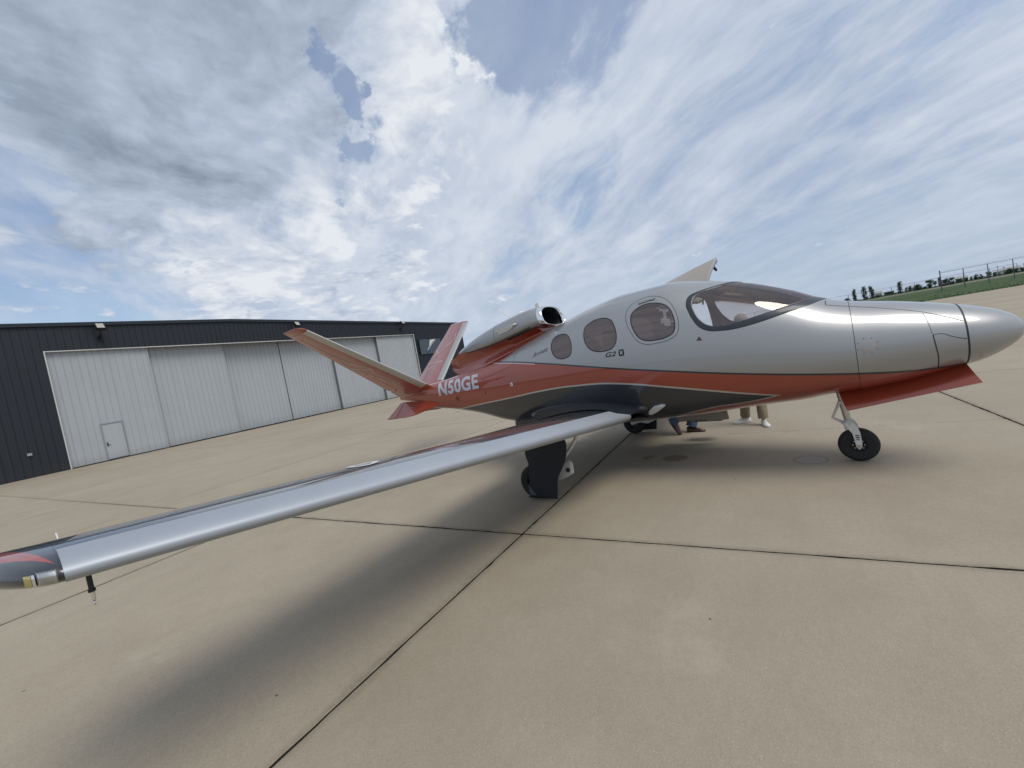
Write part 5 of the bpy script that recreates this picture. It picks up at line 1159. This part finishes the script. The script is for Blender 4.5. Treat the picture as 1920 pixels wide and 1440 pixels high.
# ------------------------------------------------------------------ people beyond the jet, only their lower legs in view
def skin_mesh(name, verts, edges_, radii, mat, parent, sub=2, root=0):
    me = bpy.data.meshes.new('sk'); me.from_pydata([tuple(v) for v in verts], edges_, []); ob = bpy.data.objects.new('sk', me); COL.objects.link(ob)
    md = ob.modifiers.new('skin', 'SKIN'); md.use_smooth_shade = True
    for i, rr in enumerate(radii):
        sv_ = me.skin_vertices[0].data[i]; sv_.radius = (rr, rr) if not isinstance(rr, tuple) else rr; sv_.use_root = (i == root)
    s2 = ob.modifiers.new('sub', 'SUBSURF'); s2.levels = sub; s2.render_levels = sub
    dg = bpy.context.evaluated_depsgraph_get(); out = bpy.data.meshes.new_from_object(ob.evaluated_get(dg)); out.name = name; bpy.data.objects.remove(ob); bpy.data.meshes.remove(me)
    out.polygons.foreach_set('use_smooth', [True]*len(out.polygons)); out.materials.clear(); return mkobj(name, out, mat, parent)
skin_c = simple('skin', (0.42, 0.24, 0.17), 0.55, 0, 0, 0.08)
def shoe(parent, ankle, toe_dir, pitch, up_m, sole_m, L=0.29, laces=None):
    """shoe with sole, upper and laces; ankle is the heel-line point at ground height"""
    h = empty('shoe'); h.parent = parent; h.location = ankle; h.rotation_euler = (0, pitch, math.atan2(toe_dir[1], toe_dir[0]))
    out = [(-0.075,0.026),(-0.05,0.036),(0.0,0.036),(0.06,0.037),(0.12,0.047),(0.16,0.046),(0.195,0.032),(0.212,0.012)]
    k_ = L/0.29; rs = []; 
    prof = [(-0.078,0.018,0.085),(-0.06,0.034,0.098),(-0.02,0.038,0.100),(0.03,0.038,0.098),(0.07,0.040,0.078),(0.11,0.046,0.062),(0.15,0.047,0.054),(0.185,0.038,0.044),(0.207,0.018,0.032)]
    for x, w_, z_ in prof: rs.append([(x*k_, w_*math.cos(q)*(1 if math.sin(q) < 0.3 else 0.9), 0.018 + (z_ - 0.018)*max(0, math.sin(q))**0.75) for q in np.linspace(0, PI, 13)] + [(x*k_, -w_*0.5, 0.014), (x*k_, w_*0.5, 0.014)])
    loft('upper', rs, up_m, h, sharp=70)
    n_ = 28; ol = []
    for i in range(n_):
        q = 2*PI*i/n_; cx_ = 0.066 + 0.150*math.cos(q); ww = 0.046 + 0.010*math.cos(q); ol.append((cx_*k_, ww*math.sin(q)*(1 if abs(math.sin(q)) > .2 else 1)))
    mb = MB(); mb.prism([(x, y, 0.0) for x, y in ol], (0, 0, 0.026)); mb.build('sole', sole_m, h, bevel=0.005)
    mb = MB()
    for i in range(4): x = (0.05 + i*0.022)*k_; mb.tube([(x, -0.022, 0.088 - i*0.007), (x + 0.008, 0, 0.097 - i*0.008), (x, 0.022, 0.088 - i*0.007)], 0.0035, 6)
    mb.build('lace', laces or up_m, h, True)
def trouser_leg(parent, hip, knee, ankle, mat, rt=0.088, rk=0.066, ra=0.062):
    hip, knee, ankle = map(np.array, (hip, knee, ankle)); P = [hip, hip*.5 + knee*.5, knee, knee*.55 + ankle*.45 + np.array([0.004, .003, 0]), ankle]; R_ = [rt, (rt+rk)/2, rk, (rk + ra)/2, ra]
    rs = []
    pts = resample(np.array(P), 22); rads = np.interp(np.linspace(0, 1, 22), np.linspace(0, 1, 5), R_)
    for i in range(22):
        t = pts[min(i+1, 21)] - pts[max(i-1, 0)]; t /= np.linalg.norm(t); a_ = np.cross(t, (0.3, 1, 0.1)); a_ /= np.linalg.norm(a_); b_ = np.cross(t, a_)
        rs.append([tuple(pts[i] + (a_*math.cos(q) + b_*math.sin(q))*(rads[i]*(1 + 0.05*math.sin(3*q + i*0.9) + 0.035*math.sin(5*q - i*1.7)*(i > 12)))) for q in np.linspace(0, 2*PI, 20, endpoint=False)])
    return loft('trouser_leg', rs, mat, parent, caps=True, sharp=80)
def person(label, loc, rz, legs, trousers, shirt, shoe_up, shoe_sole, laces, hair_c, arms):
    """legs: for each side (hip, knee, ankle, shoe heel position, shoe pitch)"""
    p = empty('person', loc, rz); tag(p, label, 'person')
    hipz = 0.92; (aL, aR) = arms
    V = [(0,0,0.95),(0,0,1.10),(0.01,0,1.27),(0,0,1.43),(0,0,1.51),(0.015,0,1.58),(0.02,0,1.68),(0.015,0,1.76),
         (0,0.13,1.42),(0,0.20,1.40),aL[0],aL[1],(0,-0.13,1.42),(0,-0.20,1.40),aR[0],aR[1]]
    E_ = [(0,1),(1,2),(2,3),(3,4),(4,5),(5,6),(6,7),(3,8),(8,9),(9,10),(10,11),(3,12),(12,13),(13,14),(14,15)]
    R_ = [(.13,.10),(.125,.10),(.15,.11),(.10,.08),(.055,.055),(.07,.085),(.085,.10),(.06,.075),.065,.058,.042,.030,.065,.058,.042,.030]
    n0 = len(V)
    for s_, lg in enumerate(legs):
        V += [lg[0], lg[1], lg[2]]; b_ = n0 + 3*s_; E_ += [(0, b_), (b_, b_+1), (b_+1, b_+2)]; R_ += [.078, .055, .04]
    skin_mesh('body', V, E_, R_, skin_c, p)
    skin_mesh('shirt', [V[0],V[1],V[2],V[3],(0,0,1.47),V[8],V[9],tuple((np.array(V[9])+np.array(aL[0]))/2),V[12],V[13],tuple((np.array(V[13])+np.array(aR[0]))/2)], [(0,1),(1,2),(2,3),(3,4),(3,5),(5,6),(6,7),(3,8),(8,9),(9,10)], [(.16,.125),(.155,.125),(.175,.135),(.115,.10),(.065,.065),.085,.078,.07,.085,.078,.07], shirt, p)
    # hands: palm and five bent fingers
    for hd, el in ((aL[1], aL[0]), (aR[1], aR[0])):
        hd = np.array(hd); dr = hd - np.array(el); dr /= np.linalg.norm(dr); sdv = np.array([1.0, 0, 0]) - dr*dr[0]; sdv /= np.linalg.norm(sdv); nr_ = np.cross(dr, sdv)
        Vh = [hd, hd + dr*.045]; Eh = [(0, 1)]; Rh = [.026, .032]
        for i, ln in enumerate((.070, .080, .075, .058)):
            o = (i - 1.5)*0.019; b_ = len(Vh); Vh += [hd + dr*.085 + sdv*o, hd + dr*(.085 + ln*.5) + sdv*o + nr_*.006, hd + dr*(.085 + ln*.92) + sdv*o + nr_*.026]; Eh += [(1, b_), (b_, b_+1), (b_+1, b_+2)]; Rh += [.0095, .0088, .0075]
        b_ = len(Vh); Vh += [hd + dr*.03 - sdv*.034, hd + dr*.062 - sdv*.05 + nr_*.01, hd + dr*.088 - sdv*.052 + nr_*.018]; Eh += [(0, b_), (b_, b_+1), (b_+1, b_+2)]; Rh += [.012, .0095, .008]
        skin_mesh('hand', Vh, Eh, Rh, skin_c, p, 1)
    # face and hair
    hm = MB(); hm.lathe([(0.001,0.125),(0.05,0.118),(0.085,0.085),(0.100,0.03),(0.098,-0.02),(0.085,-0.06)], (-0.006, 0, 1.695), (-0.25, 0, 1), 20); hm.build('hair', simple('hair_%d' % int(hair_c[0]*1000), hair_c, 0.6, 0, 0, 0.2, 40, 0.4, 150), p, True)
    fm = MB(); fm.tube([(0.098, 0, 1.685), (0.125, 0, 1.652), (0.112, 0, 1.645)], [0.010, 0.014, 0.010], 8); fm.build('nose', skin_c, p, True)
    for g in (1, -1):
        m_ = MB(); m_.lathe([(0.001,0.012),(0.009,0.008),(0.012,0)], (0.096, g*0.033, 1.687), (1, g*0.2, 0), 10); m_.build('eye', simple('eye_dark', (0.05, 0.04, 0.035), 0.2), p, True)
        m_ = MB(); m_.lathe([(0.001,0.010),(0.022,0.008),(0.03,0)], (0.01, g*0.088, 1.665), (-0.2, g, 0), 12); m_.build('ear', skin_c, p, True)
    m_ = MB(); m_.tube([(0.098, -0.024, 1.612), (0.106, 0, 1.610), (0.098, 0.024, 1.612)], [0.004, 0.007, 0.004], 6); m_.build('mouth', simple('lips', (0.30, 0.12, 0.10), 0.5), p, True)
    hp_ = skin_mesh('trouser_seat', [(0,0,1.0),(0,0,0.92),legs[0][0],legs[1][0]], [(0,1),(1,2),(1,3)], [(.158,.125),(.15,.125),.10,.10], trousers, p, 1)
    for lg in legs:
        an = np.array(lg[2]); kn_ = np.array(lg[1]); cuff = an + (kn_ - an)*0.06; trouser_leg(p, lg[0], lg[1], tuple(cuff), trousers, 0.095, 0.074, lg[5] if len(lg) > 5 else 0.072)
        shoe(p, lg[3], (1, lg[6] if len(lg) > 6 else 0.0), lg[4], shoe_up, shoe_sole, laces=laces)
    return p
def ac_world(s, l): return AX + FWD[0]*s + (-FWD[1])*(-1)*0 + (-0.99175392)*l, AY + FWD[1]*s + 0.1281568*l
denim = simple('blue_denim', (0.060, 0.105, 0.175), 0.85, 0, 0, 0.35, 14, 0.4, 180); khaki = simple('khaki_cotton', (0.235, 0.195, 0.125), 0.85, 0, 0, 0.2, 10, 0.35, 160)
brown = simple('brown_leather_shoe', (0.060, 0.018, 0.012), 0.35, 0, 0.3, 0.25, 18); whites = simple('white_sneaker', (0.68, 0.68, 0.67), 0.55, 0, 0, 0.08, 25)
x, y = ac_world(0.98, -1.50)
person('person in blue jeans and brown leather shoes stepping past the open door', (x, y, 0), AC_ROT,
       [((0.0,0.09,0.90),(0.10,0.085,0.49),(-0.01,0.08,0.085),(-0.01,0.08,0.0),0.0,0.085), ((0.0,-0.09,0.90),(0.02,-0.10,0.47),(-0.27,-0.11,0.20),(-0.262,-0.11,0.165),1.02,0.082)],
       denim, simple('checked_shirt', (0.16, 0.20, 0.28), 0.8), brown, simple('dark_sole', (0.03, 0.018, 0.014), 0.7), simple('dark_lace', (0.03, 0.015, 0.01), 0.7), (0.09, 0.06, 0.04), (((0.06,0.27,1.15),(0.22,0.24,0.98)), ((-0.10,-0.27,1.15),(-0.06,-0.27,0.90))))
x, y = ac_world(1.86, -2.02)
person('person in khaki trousers and white sneakers standing beyond the open door', (x, y, 0), AC_ROT - math.radians(98),
       [((0.0,0.09,0.90),(0.05,0.12,0.49),(0.11,0.155,0.085),(0.11,0.155,0.0),0.0,0.072,0.55), ((0.0,-0.09,0.90),(0.03,-0.11,0.49),(-0.10,-0.175,0.085),(-0.10,-0.175,0.0),0.0,0.072,-1.1)],
       khaki, simple('navy_polo', (0.03, 0.045, 0.09), 0.8), whites, simple('white_sole', (0.62, 0.62, 0.60), 0.6), whites, (0.30, 0.28, 0.26), (((0.02,0.27,1.15),(0.10,0.22,0.95)), ((0.02,-0.27,1.15),(0.12,-0.20,0.97))))
